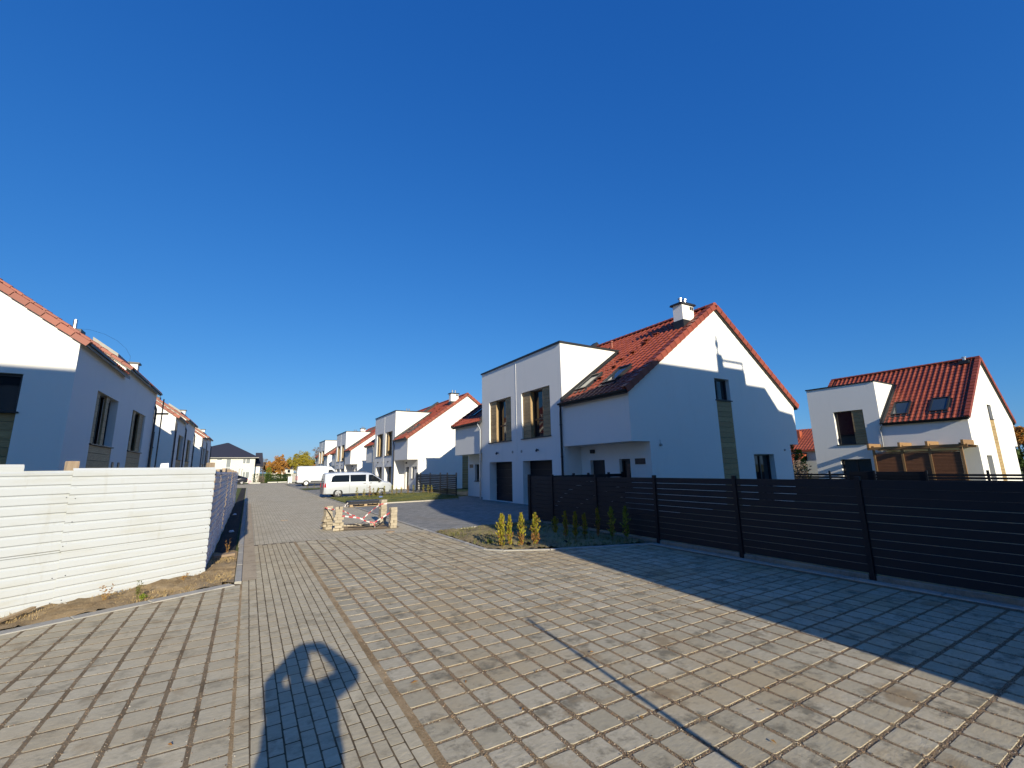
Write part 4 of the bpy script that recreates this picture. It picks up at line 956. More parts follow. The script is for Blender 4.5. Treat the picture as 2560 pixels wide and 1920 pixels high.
# ---------------------------------------------------------------- vehicles
def loft(b, secs):
    n = len(secs[0]); vs = [p for s in secs for p in s]; b.add(vs,[(i*n+j,i*n+(j+1)%n,(i+1)*n+(j+1)%n,(i+1)*n+j) for i in range(len(secs)-1) for j in range(n)]+[tuple(range(n-1,-1,-1)),tuple(range((len(secs)-1)*n,len(secs)*n))])
def wheel(par, x, y, r, w, side, spokes=True, hub='alloy'):
    t = MB(); n = 24; prof = [(-w/2,r*.62),(-w/2,r*.93),(-w/2+.03,r),(w/2-.03,r),(w/2,r*.93),(w/2,r*.62)]; k = len(prof); vs = []
    for i in range(n):
        a = 2*math.pi*i/n
        for yy, rr in prof: vs.append((x+math.cos(a)*rr, y+yy, r+math.sin(a)*rr))
    t.add(vs,[(i*k+j,((i+1)%n)*k+j,((i+1)%n)*k+(j+1)%k,i*k+(j+1)%k) for i in range(n) for j in range(k)]); o = t.build('wheel','black_rubber',par,True)
    ys = y+side*(w/2-.02); d = MB(); d.cyl((x,ys-side*.05,r),(x,ys-side*.04,r),r*.62,r*.62,20); d.build('brake_disc','dark_frame' if spokes else hub,o)
    h = MB()
    if spokes:
        for i in range(10):
            a = 2*math.pi*(i//2)/5+(.16 if i%2 else -.16); c = Vector((x,ys,r)); e = Vector((math.cos(a),0,math.sin(a))); tt = Vector((-math.sin(a),0,math.cos(a)))*.022; dy = Vector((0,side*.012,0))
            p0, p1 = c+e*r*.1, c+e*r*.62; h.hexa([p0-tt,p1-tt,p1+tt,p0+tt,p0-tt*.7+dy,p1-tt*.7+dy,p1+tt*.7+dy,p0+tt*.7+dy])
        h.cyl((x,ys-side*.01,r),(x,ys+side*.015,r),r*.14,r*.14,12)
    else: h.cyl((x,ys-side*.035,r),(x,ys-side*.005,r),r*.58,r*.50,20); h.cyl((x,ys-side*.005,r),(x,ys+side*.01,r),r*.16,r*.14,12)
    n2 = 24; vs = []
    for i in range(n2):
        a = 2*math.pi*i/n2
        for rr, dy in ((r*.60,0),(r*.66,side*.012),(r*.66,-side*.03)): vs.append((x+math.cos(a)*rr,ys+dy,r+math.sin(a)*rr))
    h.add(vs,[(i*3+j,((i+1)%n2)*3+j,((i+1)%n2)*3+(j+1)%3,i*3+(j+1)%3) for i in range(n2) for j in range(3)]); h.build('rim',hub,o)
def cut_arches(o, arches, half, r):
    """wheel arches cut out of the body with real booleans"""
    bm = bmesh.new(); bm.from_mesh(o.data); bmesh.ops.recalc_face_normals(bm, faces=bm.faces); bm.to_mesh(o.data); bm.free()
    cut = []
    for x, zc in arches:
        for sd in (-1,1):
            c = MB(); c.cyl((x,sd*(half-.24),zc),(x,sd*(half+.4),zc),r,r,28); q = c.build('cutter','interior'); cut.append(q)
            bm = bmesh.new(); bm.from_mesh(q.data); bmesh.ops.recalc_face_normals(bm, faces=bm.faces); bm.to_mesh(q.data); bm.free()
            m = o.modifiers.new('b','BOOLEAN'); m.operation = 'DIFFERENCE'; m.object = q; m.solver = 'EXACT'
    dg = bpy.context.evaluated_depsgraph_get(); me = bpy.data.meshes.new_from_object(o.evaluated_get(dg)); o.modifiers.clear(); o.data = me
    for q in cut: bpy.data.objects.remove(q)
    me.polygons.foreach_set('use_smooth',[True]*len(me.polygons)); me.set_sharp_from_angle(angle=R(35))
def sect(x, wb, wm, wt, z0, zs, zb, zt, n=0):
    """closed cross section at x: sill, bulge, belt, roof with rounded corner"""
    pts = [(wb*.9,z0),(wb,z0+.06),(wm,zs),(wm*.985,zb),(wt*1.02,zb+(zt-zb)*.80),(wt*.93,zb+(zt-zb)*.955),(wt*.70,zt)]
    return [(x,-y,z) for y, z in pts]+[(x,y,z) for y, z in pts[::-1]]
def side_glass(par, poly, yfun, mat, name, th=.012):
    for sd in (-1,1):
        b = MB(); n = len(poly); vs = [(x,sd*(yfun(z)+th*.4),z) for x, z in poly]+[(x,sd*(yfun(z)-.03),z) for x, z in poly]
        b.add(vs,[tuple(range(n)),tuple(range(2*n-1,n-1,-1))]+[(i,(i+1)%n,n+(i+1)%n,n+i) for i in range(n)]); b.build(name,mat,par)
def minivan(loc, rz):
    h = empty('minivan', loc, rz, 'silver white passenger minivan parked in the driveway, rear towards the street', 'van')
    S = [(0,.80,.86,.70,.34,.75,1.10,1.50),(.06,.84,.905,.755,.28,.72,1.12,1.83),(.22,.86,.93,.78,.26,.7,1.13,1.87),(1.2,.87,.945,.80,.24,.7,1.14,1.905),(2.6,.87,.945,.80,.24,.7,1.14,1.90),(3.35,.87,.945,.785,.24,.7,1.13,1.84),
         (3.75,.87,.94,.76,.24,.7,1.12,1.66),(4.15,.865,.935,.73,.24,.7,1.105,1.38),(4.42,.86,.93,.74,.24,.68,1.07,1.20),(4.75,.85,.905,.74,.25,.64,1.0,1.11),(5.0,.82,.86,.70,.27,.60,.90,1.0),(5.11,.72,.76,.60,.32,.56,.80,.88),(5.14,.62,.66,.52,.38,.55,.72,.78)]
    b = MB(); loft(b,[sect(*s) for s in S]); body = b.build('body','car_silver',h); cut_arches(body,[(1.0,.36),(4.2,.36)],.94,.41)
    yf = lambda z: .938-.114*max(0,(z-1.14)/.61)
    for nm, poly in (('rear_side_window',[(.42,1.17),(1.78,1.17),(1.78,1.70),(.75,1.69),(.55,1.58)]),('sliding_door_window',[(1.84,1.17),(3.02,1.17),(3.02,1.70),(1.84,1.70)]),('front_window',[(3.20,1.15),(4.28,1.15),(4.12,1.28),(3.72,1.56),(3.50,1.68),(3.24,1.69)])):
        side_glass(h,poly,yf,'car_glass',nm)
    ws = MB(); ws.hexa([(4.40,-.70,1.16),(4.40,.70,1.16),(3.62,.62,1.72),(3.62,-.62,1.72)]+[(4.44,-.70,1.20),(4.44,.70,1.20),(3.66,.62,1.76),(3.66,-.62,1.76)]); ws.build('windscreen','car_glass',h)
    rw = MB(); rw.hexa([(.02,-.66,1.2),(.02,.66,1.2),(.10,.62,1.76),(.10,-.62,1.76)]+[(-.01,-.66,1.2),(-.01,.66,1.2),(.045,.62,1.76),(.045,-.62,1.76)]); rw.build('rear_window','car_glass',h)
    tg = MB(); tg.hexa([(-.02,-.78,.36),(-.02,.78,.36),(.0,.74,1.15),(.0,-.74,1.15)]+[(-.05,-.76,.40),(-.05,.76,.40),(-.012,.72,1.14),(-.012,-.72,1.14)]); tg.build('tailgate','car_grey',h)
    for sd in (-1,1):
        l = MB(); l.hexa([(-.03,sd*.76,.78),(.16,sd*.90,.80),(.14,sd*.885,1.12),(.0,sd*.74,1.14)]+[(-.06,sd*.80,.80),(.12,sd*.965,.80),(.11,sd*.945,1.10),(-.03,sd*.78,1.12)]); l.build('tail_light','red_light',h)
        l = MB(); l.hexa([(4.86,sd*.62,.78),(5.12,sd*.50,.74),(5.10,sd*.52,.86),(4.72,sd*.74,.98)]+[(4.86,sd*.895,.74),(5.10,sd*.74,.70),(5.09,sd*.70,.84),(4.72,sd*.90,.94)]); l.build('headlight','lamp_glass',h)
        m = MB(); m.bevbox(-.06,.09,-.06,.06,-.09,.09,.03); o = m.build('mirror','black_rubber',h); o.location = (4.02,sd*1.02,1.2)
        for x in (2.82,3.28): k = MB(); k.lbox((x,sd*.945,1.02),(1,0,0),(0,-sd,0),0,.2,-.02,.01,0,.035); k.build('door_handle','black_rubber',h)
        t = MB(); t.lbox((.7,sd*.95,.96),(1,0,0),(0,-sd,0),0,1.15,-.004,.02,0,.014); t.build('sliding_rail','car_grey',h)
        t = MB(); t.lbox((3.10,sd*.955,.35),(1,0,0),(0,-sd,0),0,.008,-.003,.02,0,.75); t.lbox((1.80,sd*.955,.35),(1,0,0),(0,-sd,0),0,.008,-.003,.02,0,.60); t.build('door_gap','dark_frame',h)
        rr = MB(); rr.tube([(.45,sd*.66,1.88),(.6,sd*.66,1.95),(2.9,sd*.66,1.955),(3.1,sd*.66,1.88)],.022,6); rr.build('roof_rail','metal',h)
        t = MB(); t.box(1.45,3.72,sd*.80-.05,sd*.80+.05,.2,.26); t.build('sill_trim','black_rubber',h)
        for x in (1.0,4.2): wheel(h,x,sd*.80,.345,.24,sd)
    f = MB(); f.box(-.05,.1,-.8,.8,.30,.44); f.build('rear_bumper','car_grey',h)
    return h
mv = minivan((4.45,33.05,-.014), 0); mv.scale = (.90,.90,.885)
def cargo_van(loc):
    h = empty('cargo_van', loc, 0, 'plain white high roof cargo van farther down the right side', 'van')
    S = [(0,.86,.94,.80,.45,.9,1.2,2.20),(.05,.90,.98,.86,.42,.85,1.2,2.42),(.3,.9,.985,.87,.40,.85,1.2,2.46),(3.2,.9,.985,.87,.38,.85,1.2,2.46),(3.9,.9,.985,.86,.38,.85,1.2,2.38),(4.35,.9,.98,.80,.38,.85,1.2,2.0),(4.75,.9,.97,.74,.38,.8,1.15,1.45),(5.15,.88,.93,.72,.38,.75,1.05,1.25),(5.4,.8,.84,.62,.40,.7,.9,1.05),(5.48,.66,.7,.5,.45,.66,.8,.9)]
    b = MB(); loft(b,[sect(*s) for s in S]); body = b.build('body','car_white',h); cut_arches(body,[(1.05,.38),(4.55,.38)],.98,.42)
    yf = lambda z: .98-.085*max(0,(z-1.2)/1.0)
    side_glass(h,[(3.55,1.32),(4.5,1.32),(4.28,1.72),(4.0,1.95),(3.6,1.95)],yf,'car_glass','front_window')
    ws = MB(); ws.hexa([(4.72,-.7,1.42),(4.72,.7,1.42),(4.02,.66,2.26),(4.02,-.66,2.26)]+[(4.77,-.7,1.46),(4.77,.7,1.46),(4.07,.66,2.30),(4.07,-.66,2.30)]); ws.build('windscreen','car_glass',h)
    for sd in (-1,1):
        t = MB(); t.box(1.55,4.05,sd*.96-.035,sd*.96+.035,.50,.62); t.build('side_trim','black_rubber',h)
        t = MB(); t.lbox((.45,sd*.985,1.32),(1,0,0),(0,-sd,0),0,1.7,-.006,.02,0,.04); t.build('sliding_rail','membrane',h)
        l = MB(); l.box(-.03,.10,sd*.90-.06,sd*.90+.06,.75,1.25); l.build('tail_light','red_light',h)
        m = MB(); m.bevbox(-.06,.09,-.07,.07,-.14,.14,.03); o = m.build('mirror','black_rubber',h); o.location = (4.45,sd*1.08,1.5)
        for x in (3.3,3.62): k = MB(); k.lbox((x,sd*.985,1.16),(1,0,0),(0,-sd,0),0,.2,-.02,.02,0,.04); k.build('door_handle','black_rubber',h)
        for x in (1.05,4.55): wheel(h,x,sd*.84,.36,.24,sd,False,'white_frame')
    f = MB(); f.box(-.08,.12,-.85,.85,.36,.52); f.box(.0,5.2,-.75,.75,.30,.385); f.build('bumper','black_rubber',h)
cv = None
cargo_van((5.25,61.9,-.014))
def dark_car(loc):
    h = empty('parked_car', loc, 0, 'dark blue car parked past the end of the sheet fence', 'car')
    S = [(0,.70,.78,.60,.45,.66,.82,.92),(.12,.78,.84,.64,.30,.6,.86,1.02),(.7,.8,.87,.62,.22,.58,.9,1.20),(1.2,.8,.88,.60,.2,.58,.92,1.40),(2.1,.8,.88,.60,.2,.58,.92,1.43),(2.8,.8,.88,.60,.2,.58,.9,1.22),(3.3,.8,.87,.66,.2,.56,.86,.98),(4.0,.76,.82,.6,.22,.5,.76,.84),(4.25,.62,.66,.48,.32,.5,.66,.7)]
    b = MB(); loft(b,[sect(*s) for s in S]); body = b.build('body','car_dark',h); cut_arches(body,[(.75,.31),(3.4,.31)],.87,.36)
    side_glass(h,[(.75,.95),(2.9,.95),(2.25,1.34),(1.2,1.32)],lambda z: .875-.28*max(0,(z-.92)/.5),'car_glass','side_window')
    for sd in (-1,1):
        l = MB(); l.box(-.02,.2,sd*.70-.1,sd*.70+.1,.68,.84); l.build('tail_light','red_light',h)
        for x in (.75,3.4): wheel(h,x,sd*.74,.31,.2,sd,True)
    h.rotation_euler = (0,0,R(180))
dark_car((0.0,80.6,-.012))

# ---------------------------------------------------------------- brick stacks, pit, tape, pallet
bp = MB(); bp.bevbox(-.098,.098,-.048,.048,0,.076,.005); BRK = bp.build('brick','stack_brick'); BRK_used = False
def stack(loc, label, layers, rz, cols, seed):
    global BRK_used
    rr = random.Random(seed); h = empty('brick_stack', loc, rz, label, 'brick stack', 'brick stacks holding the barrier tape')
    for k in range(layers):
        n = cols if k < layers*.45 else 2
        for i in range(n):
            a = 0 if (k+seed)%2 else R(90); off = (i-(n-1)/2)*.102
            p = (rr.uniform(-.012,.012)+(0 if a == 0 else off), rr.uniform(-.012,.012)+(off if a == 0 else 0), k*.078)
            if not BRK_used: o = BRK; BRK_used = True; o.parent = h; o.location = p; o.rotation_euler = (0,0,a+rr.uniform(-.05,.05))
            else: inst(BRK,h,p,a+rr.uniform(-.05,.05),'brick')
    return h
stack((2.25,15.12,0),'leftmost brick stack, behind its neighbour, with a black strap hanging down',9,.25,3,1)
stack((2.48,14.62,0),'left front brick stack with tape tied to its side',9,-.1,3,2)
stack((4.06,15.55,0),'tallest brick stack at the back right, in front of the pallet',10,.1,2,3)
stack((4.02,14.16,0),'rightmost brick stack, nearest the driveway',8,.05,2,4)
def ribbon(name, pts, label, w=.042, twist=.5, seed=1):
    rr = random.Random(seed); b = MB(); P = [Vector(p) for p in pts]; S = []
    for i in range(len(P)-1):
        m = 8
        for k in range(m):
            t = k/m; p0 = P[max(i-1,0)]; p1 = P[i]; p2 = P[i+1]; p3 = P[min(i+2,len(P)-1)]
            S.append(.5*((2*p1)+(p2-p0)*t+(2*p0-5*p1+4*p2-p3)*t*t+(3*p1-p0-3*p2+p3)*t*t*t))
    S.append(P[-1]); d = 0; ph = rr.uniform(0,3)
    E = [Vector((.25*math.sin(ph+i*twist*.3),.35*math.cos(i*.4),1)).normalized()*w/2 for i in range(len(S))]
    for i in range(len(S)-1):
        d += (S[i+1]-S[i]).length; b.cur = int(d/.11)%2
        b.face([S[i]-E[i],S[i+1]-E[i+1],S[i+1]+E[i+1],S[i]+E[i]])
    o = b.build(name,['tape_red','tape_white'],None); md = o.modifiers.new('thick','SOLIDIFY'); md.thickness = .002
    return tag(o,label,'tape','red and white barrier tape between the brick stacks')
ribbon('barrier_tape',[(2.58,14.55,.42),(2.81,14.42,.38),(3.04,14.4,.34),(3.26,14.38,.23),(3.50,14.36,.17)],'sagging red and white tape across the front of the pit',seed=1)
ribbon('barrier_tape',[(3.50,14.36,.175),(3.63,14.34,.25),(3.86,14.25,.40),(3.93,14.2,.46)],'red and white tape rising to the rightmost brick stack',seed=2)
ribbon('barrier_tape',[(3.47,14.34,.17),(3.50,14.32,.10),(3.52,14.31,.03)],'loose end of tape hanging to the ground in the middle',seed=3)
ribbon('barrier_tape',[(3.97,15.48,.63),(3.69,15.4,.48),(3.44,15.35,.28),(3.30,15.3,.2)],'red and white tape running down from the tallest brick stack',seed=4)
ribbon('barrier_tape',[(2.60,14.75,.56),(2.75,14.85,.49),(2.93,14.95,.39),(3.05,15.0,.36)],'pale twisted tape leaving the left front brick stack',seed=5,w=.035)
ribbon('barrier_tape',[(2.12,14.96,.66),(2.27,14.94,.62),(2.42,14.75,.60)],'tape wrapped between the two left brick stacks',seed=6,w=.04)
ribbon('barrier_tape',[(3.95,15.43,.645),(4.06,15.43,.64),(4.17,15.43,.645)],'tape wound round the tallest brick stack',seed=7)
b = MB(); b.tube([(2.13,14.95,.66),(2.2,14.95,.58),(2.3,14.93,.44),(2.36,14.90,.30)],.012,6); tag(b.build('strap','black_rubber'),'black strap hanging on the leftmost brick stack','strap')
sheet('pit_sand', [(2.4,14.55),(3.0,14.35),(3.7,14.1),(4.25,14.2),(4.2,15.2),(3.95,15.45),(3.4,15.4),(2.8,15.75),(2.45,15.3)], .005, 'sand')
pb = empty('pit_edging', (2.75,15.55,0), R(-20), 'row of loose pavers along the far edge of the open pit', 'paver row')
for i in range(11): inst(BRK,pb,(i*.112,random.uniform(-.02,.02),random.uniform(-.03,.01)),R(90)+random.uniform(-.1,.1),'brick')
b = MB(); b.box(-.11,.11,-.08,.08,0,.05)
for i in range(5): b.box(-.09+i*.04,-.07+i*.04,-.07,.07,.05,.062)
o = b.build('drain_grate','dark_frame'); o.location = (3.42,15.1,.01); tag(o,'small dark drain grate in the middle of the pit','drain')
b = MB(); b.tube([(2.85,15.0,.02),(3.0,14.8,.02),(3.2,14.7,.015),(3.5,14.75,.02),(3.6,14.6,.015)],.012,6); b.tube([(3.55,14.45,.01),(3.72,14.7,.05),(3.9,14.9,.13)],.012,6); tag(b.build('cable','black_rubber'),'black cable lying across the pit','cable')
b = MB(); b.face([(3.75,14.72,.012),(4.2,14.35,.012),(4.25,14.7,.012),(4.0,15.0,.012)]); o = b.build('black_foil','black_sheet'); tag(o,'piece of dark foil on the ground between the right brick stacks','foil')
pl = empty('pallet', (5.2,23.75,0), R(4), 'wooden pallet carrying dark sheets at the edge of the grass bed', 'pallet')
for y in (-.36,0,.36): b = MB(); b.box(-.78,.78,y-.05,y+.05,0,.022); b.build('bottom_board','pallet_wood',pl)
for y in (-.36,0,.36):
    for x in (-.7,0,.7): b = MB(); b.box(x-.07,x+.07,y-.05,y+.05,.023,.095); b.build('block','pallet_wood',pl)
for i in range(7): b = MB(); b.box(-.8+i*.235,-.8+i*.235+.19,-.4,.4,.096,.118); b.build('top_board','pallet_wood',pl)
st = empty('sheet_pile', (5.2,23.75,.12), R(4), 'flat pile of dark sheets lying on the wooden pallet', 'sheets')
for i in range(5): b = MB(); dx, dy = random.uniform(-.04,.04), random.uniform(-.03,.03); b.bevbox(-.80+dx,.80+dx,-.42+dy,.42+dy,0,.028,.004); o = b.build('sheet','black_sheet',st); o.location = (0,0,i*.03); o.rotation_euler = (0,0,random.uniform(-.03,.03))
b = MB(); rr = random.Random(5)
for i in range(26):
    c = Vector((rr.uniform(-.14,.14),rr.uniform(-.1,.1),rr.uniform(0,.12))); a = Vector((rr.uniform(-1,1),rr.uniform(-1,1),rr.uniform(-1,1)))*.08; d = Vector((rr.uniform(-1,1),rr.uniform(-1,1),rr.uniform(-1,1)))*.06; b.face([c,c+a,c+a+d,c+d])
o = b.build('plastic_wrap','tape_white'); o.location = (4.35,23.5,.0); tag(o,'crumpled pale plastic wrap left of the pallet','wrap')
b = MB(); b.cyl((0,0,-.02),(0,0,.008),.13,.13,16); b.cyl((0,0,.008),(0,0,.012),.10,.10,16); o = b.build('manhole_cover','brown_stone'); o.location = (3.72,13.35,.0); tag(o,'small rusty cover in the paving in front of the right brick stacks','cover')
b = MB(); b.box(-.12,.12,-.05,.05,-.02,.006); o = b.build('manhole_cover','brown_stone'); o.location = (1.30,19.0,-.006); tag(o,'small rusty plate in the middle of the far road','cover')

# ---------------------------------------------------------------- saplings and weeds
def sapling(loc, label, H, W, mat, mat2, seed, dry=.25, n=None, group=None, cat='conifer'):
    rr = random.Random(seed); h = empty('thuja_sapling', loc, rr.uniform(0,6), label, cat, group); t = MB()
    t.cyl((0,0,-.03),(rr.uniform(-.02,.02),rr.uniform(-.02,.02),H*.9),.011,.003,6); stems = []
    for i in range(9):
        a = rr.uniform(0,6.28); z = rr.uniform(.05,.65)*H; p = Vector((0,0,z)); q = p+Vector((math.cos(a),math.sin(a),0))*W*rr.uniform(.3,.5)+Vector((0,0,rr.uniform(.18,.34)*H)); t.cyl(p,q,.005,.002,5); stems.append((p,q))
    t.build('trunk','bark',h); f = MB()
    for k in range(n or 340):
        z = rr.uniform(.04,1.0)**.9*H; prof = W*.5*(.55+.6*math.sin(min(1,z/H*1.25)*math.pi*.8))*(1 if z < H*.8 else max(.15,(H-z)/(H*.2)))
        a = rr.uniform(0,6.28); r_ = prof*rr.uniform(.25,1.05)*(.62+.38*math.sin(a*3+seed+z*(9+seed%5)))*(1+.25*math.sin(z*31+seed)); c = Vector((math.cos(a)*r_,math.sin(a)*r_,z))
        d = Vector((math.cos(a)*.5,math.sin(a)*.5,1.2+rr.uniform(-.4,.4))).normalized(); s = Vector((rr.uniform(-1,1),rr.uniform(-1,1),rr.uniform(-.4,.4))).normalized()
        l, w = rr.uniform(.035,.075)*(H/.65)**.5, rr.uniform(.012,.022)*(H/.65)**.5
        f.cur = 1 if rr.random() < dry*(1.6 if z < H*.4 else .25) else 0; f.cr = rr.uniform(.01,1)
        f.face([c-s*w*.3,c+d*l*.45-s*w,c+d*l,c+d*l*.45+s*w])
    f.build('foliage',[mat,mat2],h); return h
bedp = [((4.98,8.90),.70,.20,.15,'bushy yellow-green thuja sapling, leftmost of the sunlit four'),((5.19,8.90),.66,.11,.35,'thin yellow thuja sapling, second of the sunlit four'),
 ((5.37,8.69),.70,.17,.45,'thuja sapling with brown lower half, third of the sunlit four'),((5.70,8.61),.68,.22,.55,'half dried reddish thuja sapling at the shadow edge'),
 ((7.15,9.85),.42,.20,.05,'low leafy sapling in the shade near the fence base'),((6.95,9.14),.62,.13,.3,'thin shaded thuja sapling, first by the fence'),((7.14,8.98),.60,.14,.2,'shaded thuja sapling, second by the fence'),
 ((7.43,8.97),.55,.13,.2,'shaded thuja sapling, third by the fence'),((7.70,8.78),.68,.10,.95,'pale withered sapling among the green ones by the fence'),((7.75,8.33),.72,.17,.2,'shaded thuja sapling with brown base near the fence post'),((8.02,8.12),.74,.19,.1,'dense dark green thuja sapling closest to the fence')]
for i, ((x, y), H, W, dry, lb) in enumerate(bedp):
    sapling((x,y,.03),lb,H,W,'thuja_leaf' if i < 9 else 'lime_leaf','thuja_dry',100+i,dry,460 if i < 4 else 300,'young thujas in the near planting bed')
far = [(5.95,29.1),(6.67,30.4),(6.95,30.1),(7.3,30.5),(7.67,30.8),(8.17,31.1),(8.77,31.3),(8.99,31.0),(9.44,31.4),(10.2,32.2),(10.53,32.0),(11.30,32.0),(11.34,31.1),(11.75,31.5)]
rows = ['first (leftmost)','second','third, reddish brown','fourth','fifth','sixth','seventh','eighth','ninth','tenth, brownish','eleventh','twelfth','thirteenth','last (rightmost)']
for i, (x, y) in enumerate(far): sapling((x,y,.04),'%s thuja sapling in the row before the silver van' % rows[i],random.Random(i).uniform(.5,.72),.24,'thuja_leaf' if i not in (2,9) else 'thuja_dry','thuja_dry',200+i,.25,130,'thuja row beside the silver van')
for i, (x, y) in enumerate([(5.2,49.0),(5.9,49.6),(6.7,50.2),(7.6,50.8)]): sapling((x,y,.03),'%s small thuja in the strip between the two vans' % ['leftmost','second','third','rightmost'][i],.5,.22,'green_leaf','thuja_dry',300+i,.3,80,'small thujas between the vans')
def weed(loc, label, mat, H, n, seed, spread=.1):
    rr = random.Random(seed); b = MB(); b.cur = 0
    for k in range(n):
        a = rr.uniform(0,6.28); q = Vector((math.cos(a)*spread*rr.random(),math.sin(a)*spread*rr.random(),H*rr.uniform(.5,1))); b.cyl((0,0,-.01),q,.0025,.001,4)
        for m in range(7):
            p = q*rr.uniform(.3,1); d = Vector((rr.uniform(-1,1),rr.uniform(-1,1),rr.uniform(-.2,1))).normalized()*rr.uniform(.02,.05); s = d.orthogonal().normalized()*.008; b.cr = rr.uniform(.01,1); b.face([p,p+d*.5+s,p+d,p+d*.5-s])
    o = b.build('weed',mat); o.location = loc; return tag(o,label,'weed')
weed((-1.24,8.62,0),'grey-green weed with a yellow shoot at the foot of the sheet fence','grass_blade',.26,9,1)
weed((-1.18,8.53,0),'small bright green sprout on the sand by the kerb','lime_leaf',.07,8,2,.06)
weed((-1.62,8.65,0),'dry thin weed stems against the white fence','thuja_dry',.24,6,3,.12)
weed((-.80,9.55,0),'tiny dry stalks at the fence near its corner','thuja_dry',.14,5,4,.15)
weed((5.05,9.6,.02),'bright green weed clump in the near bed','lime_leaf',.10,14,5,.12)
weed((5.0,8.98,.02),'small green weed at the foot of the leftmost sapling','lime_leaf',.08,10,6,.1)
weed((-.25,11.9,0),'dry reddish weed at the shaded end of the sand strip','thuja_dry',.35,6,7,.06)
def clod(loc, r, seed, mat, label, name='stone', cat='stone', group=None):
    rr = random.Random(seed); bm = bmesh.new(); bmesh.ops.create_icosphere(bm, subdivisions=2, radius=r)
    for v in bm.verts: v.co = Vector((v.co.x*rr.uniform(.8,1.3),v.co.y*rr.uniform(.8,1.25),v.co.z*rr.uniform(.45,.8)))
    me = bpy.data.meshes.new(name); bm.to_mesh(me); bm.free(); me.materials.append(MATS[mat]); o = bpy.data.objects.new(name,me); col.objects.link(o); o.location = loc; return tag(o,label,cat,group)
clod((-2.08,8.86,.0),.055,1,'kerb','pale round stone under the sheet fence joint')
clod((-1.98,8.93,-.005),.035,2,'brown_stone','smaller brown stone right of the pale one under the fence')
for i, (x, y, r) in enumerate([(5.35,9.15,.07),(5.25,9.4,.05),(5.75,9.0,.06),(6.0,9.5,.05),(5.6,10.1,.05),(6.6,8.7,.05)]): clod((x,y,.03),r,10+i,'dark_soil_and_shade',['largest dark earth clod left of the sunlit saplings','dark earth clod behind the largest one in the near bed','dark earth clod right behind the half dried sapling','dark earth clod in the shade behind the sunlit saplings','dark earth clod farthest back in the near bed','dark earth clod by the front kerb of the shaded bed'][i],'soil_clod','clod','earth clods on the near bed')
b = MB(); b.hexa([(-2.62,8.02,.0),(-2.56,7.99,.0),(-2.28,8.62,.05),(-2.33,8.64,.05),(-2.62,8.02,.025),(-2.56,7.99,.025),(-2.28,8.62,.075),(-2.33,8.64,.075)]); tag(b.build('wooden_lath','pallet_wood'),'thin wooden lath lying on the sand at the left fence','lath')
b = MB(); b.hexa([(-.48,11.55,0),(-.10,11.75,.0),(-.12,11.95,0),(-.5,11.8,0),(-.48,11.55,.05),(-.10,11.75,.05),(-.12,11.95,.05),(-.5,11.8,.05)]); tag(b.build('paving_slab','brown_stone'),'reddish slab on the ground beside the fence corner','slab')
for i, (x, y) in enumerate([(-.3,16.5),(-.36,23.0)]): clod((x,y,.0),.07,30+i,'foam',['white scrap of litter in the fence shadow, nearer one','white scrap of litter in the fence shadow, farther one'][i],'litter','litter')
b = MB(); b.bevbox(-.12,.12,-.08,.08,0,.1,.04); o = b.build('bag','blue_bag'); o.location = (7.5,29.4,.03); tag(o,'small blue bag lying in the grass by the thuja row','bag')
rr = random.Random(21); leaf_at = [(1.72,3.72,1),(2.32,3.55,1),(1.9,3.1,2),(3.0,3.6,1),(2.55,2.55,1),(3.35,2.15,1),(3.7,2.3,2),(2.2,4.6,1),(4.1,2.6,1),(3.05,1.9,1),(1.35,3.95,3),(-.3,4.0,1)]
for i, (x, y, k) in enumerate(leaf_at):
    b = MB(); l = .022 if k < 3 else .04; a = rr.uniform(0,6.28); p = [(l,0,.006),(.2*l,.45*l,.01),(-l,0,.004),(.2*l,-.45*l,.012)]; b.face([(*rotz(q[0],q[1],a),q[2]) for q in p]); o = b.build('fallen_leaf','dry_leaf'); o.location = (x,y,.004); tag(o,'small orange fallen leaf on the pavers','leaf','fallen leaves on the pavers')

